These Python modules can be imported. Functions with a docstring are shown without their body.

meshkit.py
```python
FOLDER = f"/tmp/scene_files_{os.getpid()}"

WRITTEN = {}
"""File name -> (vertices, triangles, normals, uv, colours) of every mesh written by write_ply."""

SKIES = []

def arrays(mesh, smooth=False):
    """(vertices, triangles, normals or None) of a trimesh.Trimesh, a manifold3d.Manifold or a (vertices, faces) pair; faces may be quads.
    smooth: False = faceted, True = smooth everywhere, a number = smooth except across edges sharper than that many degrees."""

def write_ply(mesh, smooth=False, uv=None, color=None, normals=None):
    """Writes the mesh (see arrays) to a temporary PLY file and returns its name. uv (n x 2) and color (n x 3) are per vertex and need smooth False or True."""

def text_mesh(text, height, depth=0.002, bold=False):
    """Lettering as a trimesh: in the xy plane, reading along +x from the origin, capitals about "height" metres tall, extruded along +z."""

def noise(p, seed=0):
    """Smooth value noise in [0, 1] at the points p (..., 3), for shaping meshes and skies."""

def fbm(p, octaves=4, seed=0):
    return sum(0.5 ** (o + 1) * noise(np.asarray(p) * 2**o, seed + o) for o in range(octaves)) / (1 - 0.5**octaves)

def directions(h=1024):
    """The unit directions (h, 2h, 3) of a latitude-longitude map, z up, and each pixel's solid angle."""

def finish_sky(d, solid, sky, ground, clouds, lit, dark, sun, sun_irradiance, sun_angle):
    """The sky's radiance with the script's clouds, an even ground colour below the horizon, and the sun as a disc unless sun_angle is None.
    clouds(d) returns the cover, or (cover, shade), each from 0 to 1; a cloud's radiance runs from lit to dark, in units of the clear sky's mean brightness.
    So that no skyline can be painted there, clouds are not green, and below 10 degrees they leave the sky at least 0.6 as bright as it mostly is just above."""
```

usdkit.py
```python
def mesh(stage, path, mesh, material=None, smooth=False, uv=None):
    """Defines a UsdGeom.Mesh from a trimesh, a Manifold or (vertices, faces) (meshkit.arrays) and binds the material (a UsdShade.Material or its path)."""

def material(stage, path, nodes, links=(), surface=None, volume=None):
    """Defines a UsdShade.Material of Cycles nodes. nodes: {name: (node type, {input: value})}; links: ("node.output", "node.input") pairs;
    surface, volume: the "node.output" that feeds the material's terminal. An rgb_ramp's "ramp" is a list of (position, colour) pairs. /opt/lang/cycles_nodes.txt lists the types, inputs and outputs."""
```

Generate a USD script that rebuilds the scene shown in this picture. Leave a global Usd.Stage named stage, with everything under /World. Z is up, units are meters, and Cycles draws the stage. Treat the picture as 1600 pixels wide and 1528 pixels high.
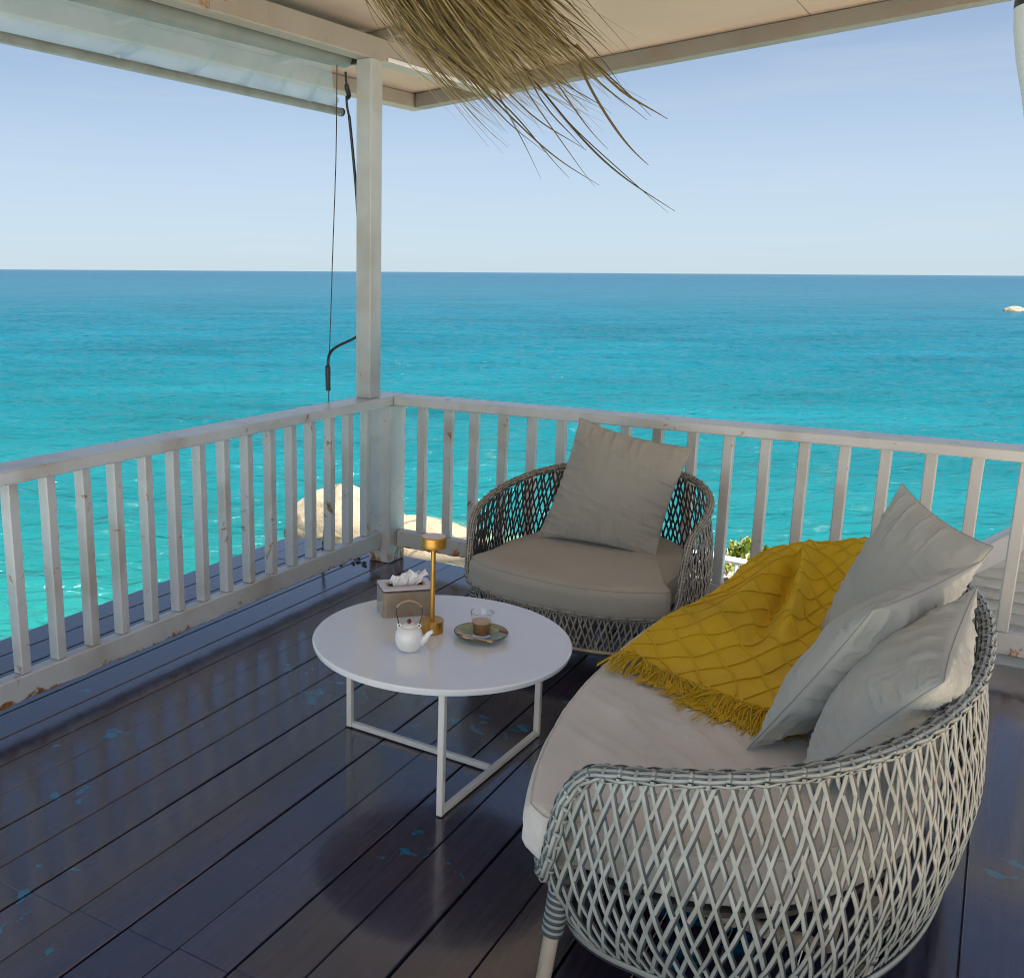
import math, random
import numpy as np, trimesh, usdkit, meshkit
import manifold3d as m3
import shapely.geometry as sg
from pxr import Usd, UsdGeom, UsdLux, UsdShade, Gf, Sdf, Vt

stage = Usd.Stage.CreateInMemory()
UsdGeom.SetStageUpAxis(stage, 'Z')
W = stage.DefinePrim('/World', 'Xform')
stage.SetDefaultPrim(W)
rng = np.random.default_rng(7)

# ------------------------------------------------------------------ camera
EYE = np.array([2.675, -4.321, 1.55])
YAW, PITCH, ROLL = -0.568810, 0.219564, 0.006244
FPX, CX, CY = 1520.74, 588.0, 764.05            # measured on the 1600 pixel wide photograph
fw = np.array([math.sin(YAW) * math.cos(PITCH), math.cos(YAW) * math.cos(PITCH), -math.sin(PITCH)])
rt = np.array([math.cos(YAW), -math.sin(YAW), 0.0]); up = np.cross(rt, fw)
rt, up = math.cos(ROLL) * rt + math.sin(ROLL) * up, -math.sin(ROLL) * rt + math.cos(ROLL) * up
cam = UsdGeom.Camera.Define(stage, '/World/camera')
M = np.eye(4); M[0, :3], M[1, :3], M[2, :3], M[3, :3] = rt, up, -fw, EYE
cam.AddTransformOp().Set(Gf.Matrix4d(*M.ravel().tolist()))
cam.CreateHorizontalApertureAttr(36.0)
cam.CreateVerticalApertureAttr(36.0 * 977 / 1024)
cam.CreateFocalLengthAttr(FPX * 36 / 1600)
cam.CreateHorizontalApertureOffsetAttr((800 - CX) / 1600 * 36)
cam.CreateVerticalApertureOffsetAttr(0.0)
cam.CreateClippingRangeAttr(Gf.Vec2f(0.05, 200000.0))
cam.CreateExposureAttr(2.0)

# ------------------------------------------------------------------ sky and sun
SUN = np.array([0.36, -0.26, 1.10]); SUN /= np.linalg.norm(SUN)     # direction towards the sun
ELEV, ROT = math.asin(SUN[2]), math.atan2(SUN[0], SUN[1])
usdkit.material(stage, '/World/Looks/sky_look', {
    'sky': ('sky_texture', {'sky_type': 'single_scattering', 'sun_disc': False, 'sun_elevation': ELEV, 'sun_rotation': ROT,
                            'altitude': 200.0, 'air_density': 0.42, 'aerosol_density': 0.6, 'ozone_density': 1.0}),
    # the pale marine haze of the whole horizon, and thin streaks of high cloud
    'tc': ('texture_coordinate', {}), 'sx': ('separate_xyz', {}), 'hz': ('map_range', {'range_type': 'smoothstep', 'from_min': -0.02, 'from_max': 0.34, 'to_min': 0.88, 'to_max': 0.10, 'clamp': True}),
    'mp': ('mapping', {'scale': (2.0, 2.0, 22.0)}), 'cn': ('noise_texture', {'scale': 1.6, 'detail': 6.0, 'roughness': 0.6, 'distortion': 0.4}), 'cr': ('map_range', {'from_min': 0.50, 'from_max': 0.85, 'to_min': 0.0, 'to_max': 0.35, 'clamp': True}),
    'm1': ('mix', {'color2': (2.95, 3.58, 3.92)}), 'm2': ('mix', {'color2': (3.3, 3.75, 4.0)}),
    'bg': ('background_shader', {'strength': 0.05})},
    [('tc.generated', 'sx.vector'), ('sx.z', 'hz.value'), ('hz.result', 'm1.fac'), ('sky.color', 'm1.color1'), ('tc.generated', 'mp.vector'), ('mp.vector', 'cn.vector'), ('cn.fac', 'cr.value'), ('cr.result', 'm2.fac'), ('m1.color', 'm2.color1'), ('m2.color', 'bg.color')], surface='bg.background')
dome = UsdLux.DomeLight.Define(stage, '/World/sky')
UsdShade.MaterialBindingAPI.Apply(dome.GetPrim()).Bind(UsdShade.Material.Get(stage, '/World/Looks/sky_look'))
dome.GetPrim().SetCustomDataByKey('kind', 'structure')
sun = UsdLux.DistantLight.Define(stage, '/World/sun')
sun.CreateIntensityAttr(1.25); sun.CreateAngleAttr(0.5); sun.CreateColorAttr(Gf.Vec3f(1.0, 0.965, 0.91)); sun.CreateNormalizeAttr(True)
zax = SUN; xax = np.cross([0, 0, 1.0], zax); xax /= np.linalg.norm(xax); yax = np.cross(zax, xax)
M = np.eye(4); M[0, :3], M[1, :3], M[2, :3] = xax, yax, zax
sun.AddTransformOp().Set(Gf.Matrix4d(*M.ravel().tolist()))

# ------------------------------------------------------------------ helpers
_names = {}
def numbered(path):
    k = _names.get(path, -1) + 1; _names[path] = k
    return path if k == 0 else f'{path}_{k:03d}'
def tag(prim, label=None, cat=None, group=None, kind=None):
    for k, v in (('label', label), ('category', cat), ('group', group), ('kind', kind)):
        if v: prim.SetCustomDataByKey(k, v)
    return prim
class Thing:
    def __init__(s, name, at=(0, 0, 0), label=None, cat=None, group=None, kind=None):
        s.path = numbered('/World/' + name); s.at = np.array(at, float)
        x = UsdGeom.Xform.Define(stage, s.path); x.AddTranslateOp().Set(Gf.Vec3d(*map(float, at)))
        tag(x.GetPrim(), label, cat, group, kind); s.prim = x.GetPrim()
    def part(s, name, mesh, mat, smooth=False, uv=None, tone=None, label=None, kind=None):
        return put(s.path + '/' + name, mesh, mat, smooth, s.at, uv, tone, label, kind)
class Sub:
    """an Xform part or a mesh part that holds sub-parts"""
    def __init__(s, path, at): s.path, s.at = path, at
    part = Thing.part
def put(path, mesh, mat, smooth=False, at=(0, 0, 0), uv=None, tone=None, label=None, kind=None):
    path = numbered(path)
    v, f, _ = meshkit.arrays(mesh)
    m = usdkit.mesh(stage, path, (v - np.asarray(at), f), '/World/Looks/' + mat, smooth=smooth, uv=uv)
    if tone is not None:
        UsdGeom.PrimvarsAPI(m).CreatePrimvar('tone', Sdf.ValueTypeNames.FloatArray, 'vertex').Set(Vt.FloatArray.FromNumpy(np.asarray(tone, np.float32)))
    tag(m.GetPrim(), label=label, kind=kind)
    return Sub(path, np.asarray(at, float))
def single(name, mesh, mat, smooth=False, label=None, cat=None, group=None, kind=None, tone=None, uv=None):
    s = put('/World/' + name, mesh, mat, smooth, tone=tone, uv=uv)
    tag(stage.GetPrimAtPath(s.path), label, cat, group, kind); return s
cat_ = trimesh.util.concatenate

def cbox(x0, x1, y0, y1, z0, z1, c=0.003):
    """box with chamfered edges"""
    lo, hi = np.array([x0, y0, z0], float), np.array([x1, y1, z1], float)
    pts = []
    for i in (0, 1):
        for j in (0, 1):
            for k in (0, 1):
                p = np.where([i, j, k], hi, lo); d = np.where([i, j, k], -1, 1) * c
                for a in range(3):
                    q = p + d; q[a] = p[a]; pts.append(q)
    return trimesh.convex.convex_hull(np.array(pts))
def frame(pts, ref=(0, 0, 1.0)):
    pts = np.asarray(pts, float); t = np.gradient(pts, axis=0); t /= np.maximum(np.linalg.norm(t, axis=1, keepdims=True), 1e-9)
    n = np.cross(t, np.asarray(ref, float)); bad = np.linalg.norm(n, axis=1) < 0.05
    if bad.any(): n[bad] = np.cross(t[bad], [0.3, 1.0, 0.1])
    n /= np.linalg.norm(n, axis=1, keepdims=True); b = np.cross(n, t)
    return t, n, b
def tube(pts, r, sides=8, ref=(0, 0, 1.0), cap=True):
    pts = np.asarray(pts, float); m = len(pts); r = np.broadcast_to(np.asarray(r, float), (m,))
    t, n, b = frame(pts, ref)
    a = np.arange(sides) * 2 * math.pi / sides
    v = (pts[:, None] + r[:, None, None] * (np.cos(a)[None, :, None] * n[:, None] + np.sin(a)[None, :, None] * b[:, None])).reshape(-1, 3)
    i = np.arange(m - 1)[:, None] * sides; j = np.arange(sides)[None]; k = (j + 1) % sides
    f = np.vstack([np.stack([i + j, i + sides + j, i + sides + k], -1).reshape(-1, 3), np.stack([i + j, i + sides + k, i + k], -1).reshape(-1, 3)])
    if cap:
        c0, c1 = len(v), len(v) + 1; v = np.vstack([v, pts[0], pts[-1]]); j = j[0]; k = k[0]; e = (m - 1) * sides
        f = np.vstack([f, np.stack([np.full(sides, c0), j, k], -1), np.stack([np.full(sides, c1), e + k, e + j], -1)])
    return trimesh.Trimesh(v, f[:, ::-1], process=False)
def spline(P, n):
    P = np.asarray(P, float); d = np.r_[0, np.cumsum(np.linalg.norm(np.diff(P, axis=0), axis=1))]
    from scipy.interpolate import PchipInterpolator
    return PchipInterpolator(d / d[-1], P)(np.linspace(0, 1, n))
def lathe(prof, n=48, at=(0, 0, 0)):
    m = trimesh.creation.revolve(np.asarray(prof, float), sections=n); m.apply_translation(at); return m
def grid_faces(a, b, wrap=False):
    i = np.arange(a - 1)[:, None]; j = np.arange(b if wrap else b - 1)[None]; k = (j + 1) % b
    p, q, r, s = i * b + j, i * b + k, (i + 1) * b + k, (i + 1) * b + j
    return np.vstack([np.stack([p, q, r], -1).reshape(-1, 3), np.stack([p, r, s], -1).reshape(-1, 3)])
def ray(u, v): return rt * (u - CX) / FPX - up * (v - CY) / FPX + fw
def pl(u, v, z): r = ray(u, v); return EYE + r * (z - EYE[2]) / r[2]
def fbm(p, o=4, seed=0): return meshkit.fbm(np.asarray(p, float), o, seed)
def prism(poly, lo, hi, axis):
    """shapely polygon (a, b) extruded along axis: 'y' -> (a, y, b), 'x' -> (x, a, b), 'z' -> (a, b, z)"""
    m = trimesh.creation.extrude_polygon(poly, hi - lo, engine='earcut'); v = m.vertices.copy()
    o = {'z': np.c_[v[:, 0], v[:, 1], v[:, 2] + lo], 'y': np.c_[v[:, 0], v[:, 2] + lo, v[:, 1]], 'x': np.c_[v[:, 2] + lo, v[:, 0], v[:, 1]]}[axis]
    m = trimesh.Trimesh(o, m.faces); 
    if m.volume < 0: m.invert()
    return m

# ------------------------------------------------------------------ materials
SEA_Z = -7.0
def mat(name, nodes, links, surface='p.BSDF'): usdkit.material(stage, '/World/Looks/' + name, nodes, links, surface=surface)
def simple(name, col, rough=0.5, var=0.12, scale=6.0, bump=0.0, bscale=60.0, spec=0.5, metal=0.0, sheen=0.0, stretch=(1, 1, 1), coat=0.0):
    """a colour that varies with a noise, with fine relief"""
    c = np.array(col)
    nodes = {'g': ('geometry', {}), 'm': ('mapping', {'scale': stretch}), 'n': ('noise_texture', {'scale': scale, 'detail': 5.0, 'roughness': 0.6}),
             'r': ('rgb_ramp', {'ramp': [(0.25, tuple(c * (1 - var))), (0.75, tuple(np.minimum(c * (1 + var), 1)))]}),
             'p': ('principled_bsdf', {'roughness': rough, 'specular_ior_level': spec, 'metallic': metal, 'sheen_weight': sheen, 'coat_weight': coat})}
    links = [('g.position', 'm.vector'), ('m.vector', 'n.vector'), ('n.fac', 'r.fac'), ('r.color', 'p.base_color')]
    if bump:
        nodes['bn'] = ('noise_texture', {'scale': bscale, 'detail': 4.0, 'roughness': 0.6}); nodes['b'] = ('bump', {'strength': bump, 'distance': 0.004})
        links += [('m.vector', 'bn.vector'), ('bn.fac', 'b.height'), ('b.normal', 'p.normal')]
    mat(name, nodes, links)

def painted_wood(name, col, dirt=(0.33, 0.27, 0.19), rust=0.615, rough=0.26):
    """old gloss paint: grime, chipped spots with rust, brushed relief"""
    c = np.array(col)
    mat(name, {
        'g': ('geometry', {}), 'n1': ('noise_texture', {'scale': 2.6, 'detail': 6.0, 'roughness': 0.65}), 'n2': ('noise_texture', {'scale': 9.0, 'detail': 8.0, 'roughness': 0.7, 'distortion': 0.6}),
        'n3': ('noise_texture', {'scale': 45.0, 'detail': 4.0}), 'n4': ('noise_texture', {'scale': 3.4, 'detail': 2.0}), 'sx': ('separate_xyz', {}), 'zr': ('map_range', {'from_min': 0.118, 'from_max': 0.080, 'to_min': 0.0, 'to_max': 0.12, 'clamp': True}), 'na': ('math', {'math_type': 'add'}),
        'r1': ('rgb_ramp', {'ramp': [(0.30, tuple(c * 0.86)), (0.62, tuple(c))]}),
        'r2': ('rgb_ramp', {'ramp': [(rust, (0, 0, 0)), (rust + 0.05, (1, 1, 1))]}),
        'rg': ('rgb_ramp', {'ramp': [(0.52, (0, 0, 0)), (0.72, (0.55, 0.55, 0.55))]}),
        'r3': ('rgb_ramp', {'ramp': [(0.35, (0.20, 0.075, 0.02)), (0.6, (0.42, 0.22, 0.07))]}),
        'mx': ('mix', {'color2': dirt}), 'mr': ('mix', {}), 'am': ('math', {'math_type': 'add'}), 'b': ('bump', {'strength': 0.45, 'distance': 0.004}), 'b2': ('bump', {'strength': 0.25, 'distance': 0.002, }),
        'p': ('principled_bsdf', {'roughness': rough, 'specular_ior_level': 0.7})},
        [('g.position', 'n1.vector'), ('g.position', 'n2.vector'), ('g.position', 'n3.vector'), ('g.position', 'n4.vector'), ('n1.fac', 'r1.fac'), ('g.position', 'sx.vector'), ('sx.z', 'zr.value'), ('n2.fac', 'na.value1'), ('zr.result', 'na.value2'), ('na.value', 'r2.fac'),
         ('n4.fac', 'rg.fac'), ('rg.color', 'mx.fac'), ('r1.color', 'mx.color1'), ('mx.color', 'mr.color1'), ('n3.fac', 'r3.fac'), ('r3.color', 'mr.color2'), ('r2.color', 'mr.fac'),
         ('n2.fac', 'b.height'), ('n3.fac', 'b2.height'), ('b.normal', 'b2.normal'), ('b2.normal', 'p.normal'), ('mr.color', 'p.base_color')])
painted_wood('railing_paint', (0.57, 0.605, 0.605))
painted_wood('post_paint', (0.46, 0.49, 0.47), rust=0.66)
painted_wood('beam_paint', (0.36, 0.32, 0.265), rust=0.64, rough=0.5)
painted_wood('fascia_paint', (0.22, 0.205, 0.17), dirt=(0.20, 0.12, 0.06), rust=0.62, rough=0.55)
simple('ceiling_paint', (0.41, 0.32, 0.255), 0.7, 0.10, 1.3, 0.15, 30)

mat('deck_paint', {
    'g': ('geometry', {}), 'oi': ('object_info', {}), 'mp': ('mapping', {'scale': (30.0, 1.2, 1.0)}), 'grain': ('noise_texture', {'scale': 2.2, 'detail': 6.0, 'roughness': 0.65}),
    'big': ('noise_texture', {'scale': 1.1, 'detail': 4.0}), 'chip': ('noise_texture', {'scale': 13.0, 'detail': 3.0, 'roughness': 0.6, 'distortion': 0.4}), 'msk': ('noise_texture', {'scale': 1.7, 'detail': 1.0}),
    'speck': ('noise_texture', {'scale': 90.0, 'detail': 2.0}), 'mot': ('noise_texture', {'scale': 22.0, 'detail': 5.0, 'roughness': 0.7}),
    'cr': ('rgb_ramp', {'ramp': [(0.3, (0.026, 0.027, 0.056)), (0.5, (0.036, 0.033, 0.062)), (0.72, (0.056, 0.037, 0.052))]}),
    'add': ('math', {'math_type': 'multiply'}), 'cr2': ('rgb_ramp', {'ramp': [(0.385, (0, 0, 0)), (0.41, (1, 1, 1))]}),
    'mx': ('mix', {'color2': (0.0, 0.15, 0.28)}), 'sr': ('rgb_ramp', {'ramp': [(0.77, (0, 0, 0)), (0.80, (1, 1, 1))]}), 'ms': ('mix', {'color2': (0.005, 0.004, 0.006)}), 'mp2': ('mapping', {'scale': (26.0, 3.0, 1.0), 'rotation': (0.0, 0.0, 0.5)}), 'scf': ('noise_texture', {'scale': 1.7, 'detail': 8.0, 'roughness': 0.75}), 'scr': ('rgb_ramp', {'ramp': [(0.60, (0, 0, 0)), (0.75, (0.5, 0.5, 0.5))]}), 'mscf': ('mix', {'color2': (0.10, 0.095, 0.12)}),
    'rr': ('rgb_ramp', {'ramp': [(0.25, (0.10, 0.10, 0.10)), (0.8, (0.21, 0.21, 0.21))]}),
    'hs': ('hsv', {}), 'hv': ('map_range', {'from_min': 0.0, 'from_max': 1.0, 'to_min': 0.8, 'to_max': 1.25}), 'gm': ('map_range', {'from_min': 0.3, 'from_max': 0.7, 'to_min': 0.72, 'to_max': 1.30}), 'hm': ('math', {'math_type': 'multiply'}),
    'ba': ('math', {'math_type': 'add'}), 'b': ('bump', {'strength': 0.14, 'distance': 0.004}), 'p': ('principled_bsdf', {'specular_ior_level': 1.0, 'coat_weight': 0.65, 'coat_roughness': 0.11})},
    [('g.position', 'mp.vector'), ('mp.vector', 'grain.vector'), ('g.position', 'big.vector'), ('g.position', 'chip.vector'), ('g.position', 'msk.vector'), ('g.position', 'speck.vector'), ('g.position', 'mot.vector'),
     ('big.fac', 'cr.fac'), ('chip.fac', 'add.value1'), ('msk.fac', 'add.value2'), ('add.value', 'cr2.fac'), ('cr.color', 'hs.color'), ('oi.random', 'hv.value'), ('hv.result', 'hm.value1'), ('grain.fac', 'gm.value'), ('gm.result', 'hm.value2'), ('hm.value', 'hs.value'),
     ('hs.color', 'mx.color1'), ('cr2.color', 'mx.fac'), ('mx.color', 'ms.color1'), ('speck.fac', 'sr.fac'), ('sr.color', 'ms.fac'), ('g.position', 'mp2.vector'), ('mp2.vector', 'scf.vector'), ('scf.fac', 'scr.fac'), ('scr.color', 'mscf.fac'), ('ms.color', 'mscf.color1'), ('mscf.color', 'p.base_color'),
     ('mot.fac', 'rr.fac'), ('rr.color', 'p.roughness'), ('grain.fac', 'ba.value1'), ('mot.fac', 'ba.value2'), ('ba.value', 'b.height'), ('b.normal', 'p.normal')])

def cloth(name, col, var=0.07, sheen=0.15, weave=520.0):
    c = np.array(col)
    mat(name, {'g': ('geometry', {}), 'n': ('noise_texture', {'scale': 3.5, 'detail': 5.0}), 'w': ('noise_texture', {'scale': weave, 'detail': 2.0}), 'l': ('noise_texture', {'scale': 26.0, 'detail': 4.0}),
               'r': ('rgb_ramp', {'ramp': [(0.3, tuple(c * (1 - var))), (0.7, tuple(c * (1 + var)))]}), 'b': ('bump', {'strength': 0.35, 'distance': 0.0012}), 'b2': ('bump', {'strength': 0.12, 'distance': 0.006}),
               'p': ('principled_bsdf', {'roughness': 0.9, 'specular_ior_level': 0.2, 'sheen_weight': sheen, 'sheen_roughness': 0.6})},
        [('g.position', 'n.vector'), ('g.position', 'w.vector'), ('g.position', 'l.vector'), ('n.fac', 'r.fac'), ('r.color', 'p.base_color'), ('w.fac', 'b.height'), ('l.fac', 'b2.height'), ('b.normal', 'b2.normal'), ('b2.normal', 'p.normal')])
cloth('seat_cloth', (0.60, 0.59, 0.54)); cloth('chair_cloth', (0.41, 0.385, 0.315)); cloth('taupe_cloth', (0.345, 0.335, 0.29)); cloth('pillow_cloth', (0.405, 0.425, 0.39)); cloth('pillow_seam', (0.27, 0.29, 0.275))
cloth('throw_wool', (0.64, 0.435, 0.022), 0.14, 0.04, 700); cloth('tissue_paper', (0.85, 0.86, 0.86), 0.02, 0.0)

mat('wicker', {'a': ('attribute', {'attribute': 'tone'}), 'g': ('geometry', {}), 'n': ('noise_texture', {'scale': 14.0, 'detail': 4.0}), 'f': ('noise_texture', {'scale': 300.0, 'detail': 2.0}),
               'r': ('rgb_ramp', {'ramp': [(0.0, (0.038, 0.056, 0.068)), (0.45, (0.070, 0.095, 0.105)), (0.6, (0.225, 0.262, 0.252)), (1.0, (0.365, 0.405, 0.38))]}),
               'v': ('rgb_ramp', {'ramp': [(0.3, (0.72, 0.70, 0.66)), (0.7, (1, 1, 1))]}), 'mx': ('mix', {'mix_type': 'multiply', 'fac': 1.0}),
               'b': ('bump', {'strength': 0.2, 'distance': 0.001}), 'p': ('principled_bsdf', {'roughness': 0.42})},
    [('g.position', 'n.vector'), ('g.position', 'f.vector'), ('a.fac', 'r.fac'), ('n.fac', 'v.fac'), ('r.color', 'mx.color1'), ('v.color', 'mx.color2'), ('mx.color', 'p.base_color'), ('f.fac', 'b.height'), ('b.normal', 'p.normal')])
mat('brown_wicker', {'a': ('attribute', {'attribute': 'tone'}), 'g': ('geometry', {}), 'n': ('noise_texture', {'scale': 14.0, 'detail': 4.0}), 'f': ('noise_texture', {'scale': 300.0, 'detail': 2.0}),
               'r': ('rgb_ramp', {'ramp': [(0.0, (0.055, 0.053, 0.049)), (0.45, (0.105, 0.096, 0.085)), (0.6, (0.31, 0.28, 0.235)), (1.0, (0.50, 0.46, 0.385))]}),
               'v': ('rgb_ramp', {'ramp': [(0.3, (0.72, 0.70, 0.66)), (0.7, (1, 1, 1))]}), 'mx': ('mix', {'mix_type': 'multiply', 'fac': 1.0}),
               'b': ('bump', {'strength': 0.2, 'distance': 0.001}), 'p': ('principled_bsdf', {'roughness': 0.42})},
    [('g.position', 'n.vector'), ('g.position', 'f.vector'), ('a.fac', 'r.fac'), ('n.fac', 'v.fac'), ('r.color', 'mx.color1'), ('v.color', 'mx.color2'), ('mx.color', 'p.base_color'), ('f.fac', 'b.height'), ('b.normal', 'p.normal')])
simple('wicker_core', (0.10, 0.10, 0.095), 0.7); simple('leg_wood', (0.42, 0.37, 0.29), 0.45); simple('wrapped_cane', (0.52, 0.46, 0.34), 0.5, 0.25, 30)
simple('leg_dark', (0.16, 0.19, 0.21), 0.5)
simple('table_white', (0.81, 0.86, 0.88), 0.17, 0.03, 3.0, 0.03, 25, spec=0.9, coat=0.5); simple('white_metal', (0.80, 0.81, 0.78), 0.35, 0.04)
simple('brass', (0.62, 0.34, 0.075), 0.30, 0.05, metal=0.85); simple('lamp_top', (0.72, 0.62, 0.60), 0.4, 0.03)
simple('ceramic', (0.80, 0.82, 0.80), 0.12, 0.02); simple('dark_wire', (0.05, 0.035, 0.03), 0.4); simple('handle_cane', (0.34, 0.24, 0.13), 0.6, 0.3, 120); simple('red_bead', (0.14, 0.012, 0.02), 0.15)
simple('green_glaze', (0.30, 0.36, 0.22), 0.15, 0.25, 40); simple('saucer_rim', (0.12, 0.05, 0.035), 0.25, 0.3, 60)
simple('coffee', (0.36, 0.20, 0.085), 0.3, 0.08, 50); simple('coffee_foam', (0.66, 0.50, 0.36), 0.5, 0.10, 120); simple('light_wood', (0.58, 0.40, 0.22), 0.5, 0.2, 40)
simple('sugar_paper', (0.62, 0.48, 0.36), 0.55, 0.1); simple('sugar_red', (0.27, 0.07, 0.05), 0.5); simple('white_paper', (0.82, 0.82, 0.82), 0.5, 0.03)
mat('glass', {'p': ('principled_bsdf', {'base_color': (0.97, 0.98, 0.98), 'roughness': 0.02, 'transmission_weight': 1.0, 'ior': 1.45})}, [])
simple('box_lid', (0.66, 0.62, 0.64), 0.16, 0.05, spec=0.6); simple('box_rim', (0.10, 0.065, 0.075), 0.3); simple('box_wood', (0.50, 0.33, 0.17), 0.4, 0.15, 50)
mat('smoked_acrylic', {'g': ('geometry', {}), 'f': ('fresnel', {'IOR': 1.5}), 'n': ('noise_texture', {'scale': 16.0, 'detail': 3.0}), 'r': ('rgb_ramp', {'ramp': [(0.3, (0.40, 0.33, 0.24)), (0.7, (0.58, 0.48, 0.35))]}),
                       'd': ('diffuse_bsdf', {}), 't': ('transparent_bsdf', {'color': (0.62, 0.58, 0.52)}), 'm1': ('mix_closure', {'fac': 0.45}), 'gl': ('glossy_bsdf', {'roughness': 0.08, 'color': (1, 1, 1)}), 'm2': ('mix_closure', {})},
    [('g.position', 'n.vector'), ('n.fac', 'r.fac'), ('r.color', 'd.color'), ('d.BSDF', 'm1.closure1'), ('t.BSDF', 'm1.closure2'), ('f.fac', 'm2.fac'), ('m1.closure', 'm2.closure1'), ('gl.BSDF', 'm2.closure2')], surface='m2.closure')
simple('black_metal', (0.018, 0.02, 0.022), 0.4); simple('cord_dark', (0.05, 0.06, 0.07), 0.6); simple('blind_bar', (0.20, 0.235, 0.22), 0.35, 0.2, 12); simple('roll_cloth', (0.21, 0.235, 0.215), 0.40, 0.15, 5)
mat('blind_cloth', {'g': ('geometry', {}), 'n': ('noise_texture', {'scale': 5.0, 'detail': 4.0}), 'w': ('wave_texture', {'bands_direction': 'z', 'scale': 60.0, 'distortion': 0.6}),
                    'r': ('rgb_ramp', {'ramp': [(0.3, (0.60, 0.70, 0.76)), (0.7, (0.74, 0.82, 0.88))]}), 'd': ('diffuse_bsdf', {}), 't': ('translucent_bsdf', {}), 'c': ('transparent_bsdf', {'color': (0.92, 0.97, 1.0)}),
                    'b': ('bump', {'strength': 0.15, 'distance': 0.002}), 'm1': ('mix_closure', {'fac': 0.60}), 'm2': ('mix_closure', {'fac': 0.42}), 'gl': ('glossy_bsdf', {'roughness': 0.3, 'color': (1, 1, 1)}), 'm3': ('mix_closure', {'fac': 0.06})},
    [('g.position', 'n.vector'), ('g.position', 'w.vector'), ('w.fac', 'b.height'), ('b.normal', 'd.normal'), ('n.fac', 'r.fac'), ('r.color', 'd.color'), ('r.color', 't.color'), ('d.BSDF', 'm1.closure1'), ('t.BSDF', 'm1.closure2'),
     ('m1.closure', 'm2.closure1'), ('c.BSDF', 'm2.closure2'), ('m2.closure', 'm3.closure1'), ('gl.BSDF', 'm3.closure2')], surface='m3.closure')
mat('straw', {'oi': ('object_info', {}), 'a': ('attribute', {'attribute': 'tone'}), 'r': ('rgb_ramp', {'ramp': [(0.0, (0.08, 0.060, 0.026)), (0.5, (0.26, 0.20, 0.085)), (1.0, (0.52, 0.44, 0.24))]}),
              'd': ('diffuse_bsdf', {}), 't': ('translucent_bsdf', {}), 'm': ('mix_closure', {'fac': 0.3})},
    [('a.fac', 'r.fac'), ('r.color', 'd.color'), ('r.color', 't.color'), ('d.BSDF', 'm.closure1'), ('t.BSDF', 'm.closure2')], surface='m.closure')
simple('pale_stone', (0.36, 0.27, 0.18), 0.8, 0.12, 1.5); simple('grey_stone', (0.36, 0.40, 0.42), 0.8, 0.10, 1.5); simple('lamp_white', (0.62, 0.64, 0.58), 0.4, 0.06)
simple('siding_white', (0.66, 0.66, 0.62), 0.6, 0.16, 7.0, 0.5, 70, stretch=(1, 1, 5)); simple('coping_white', (0.80, 0.79, 0.78), 0.5, 0.05)
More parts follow.
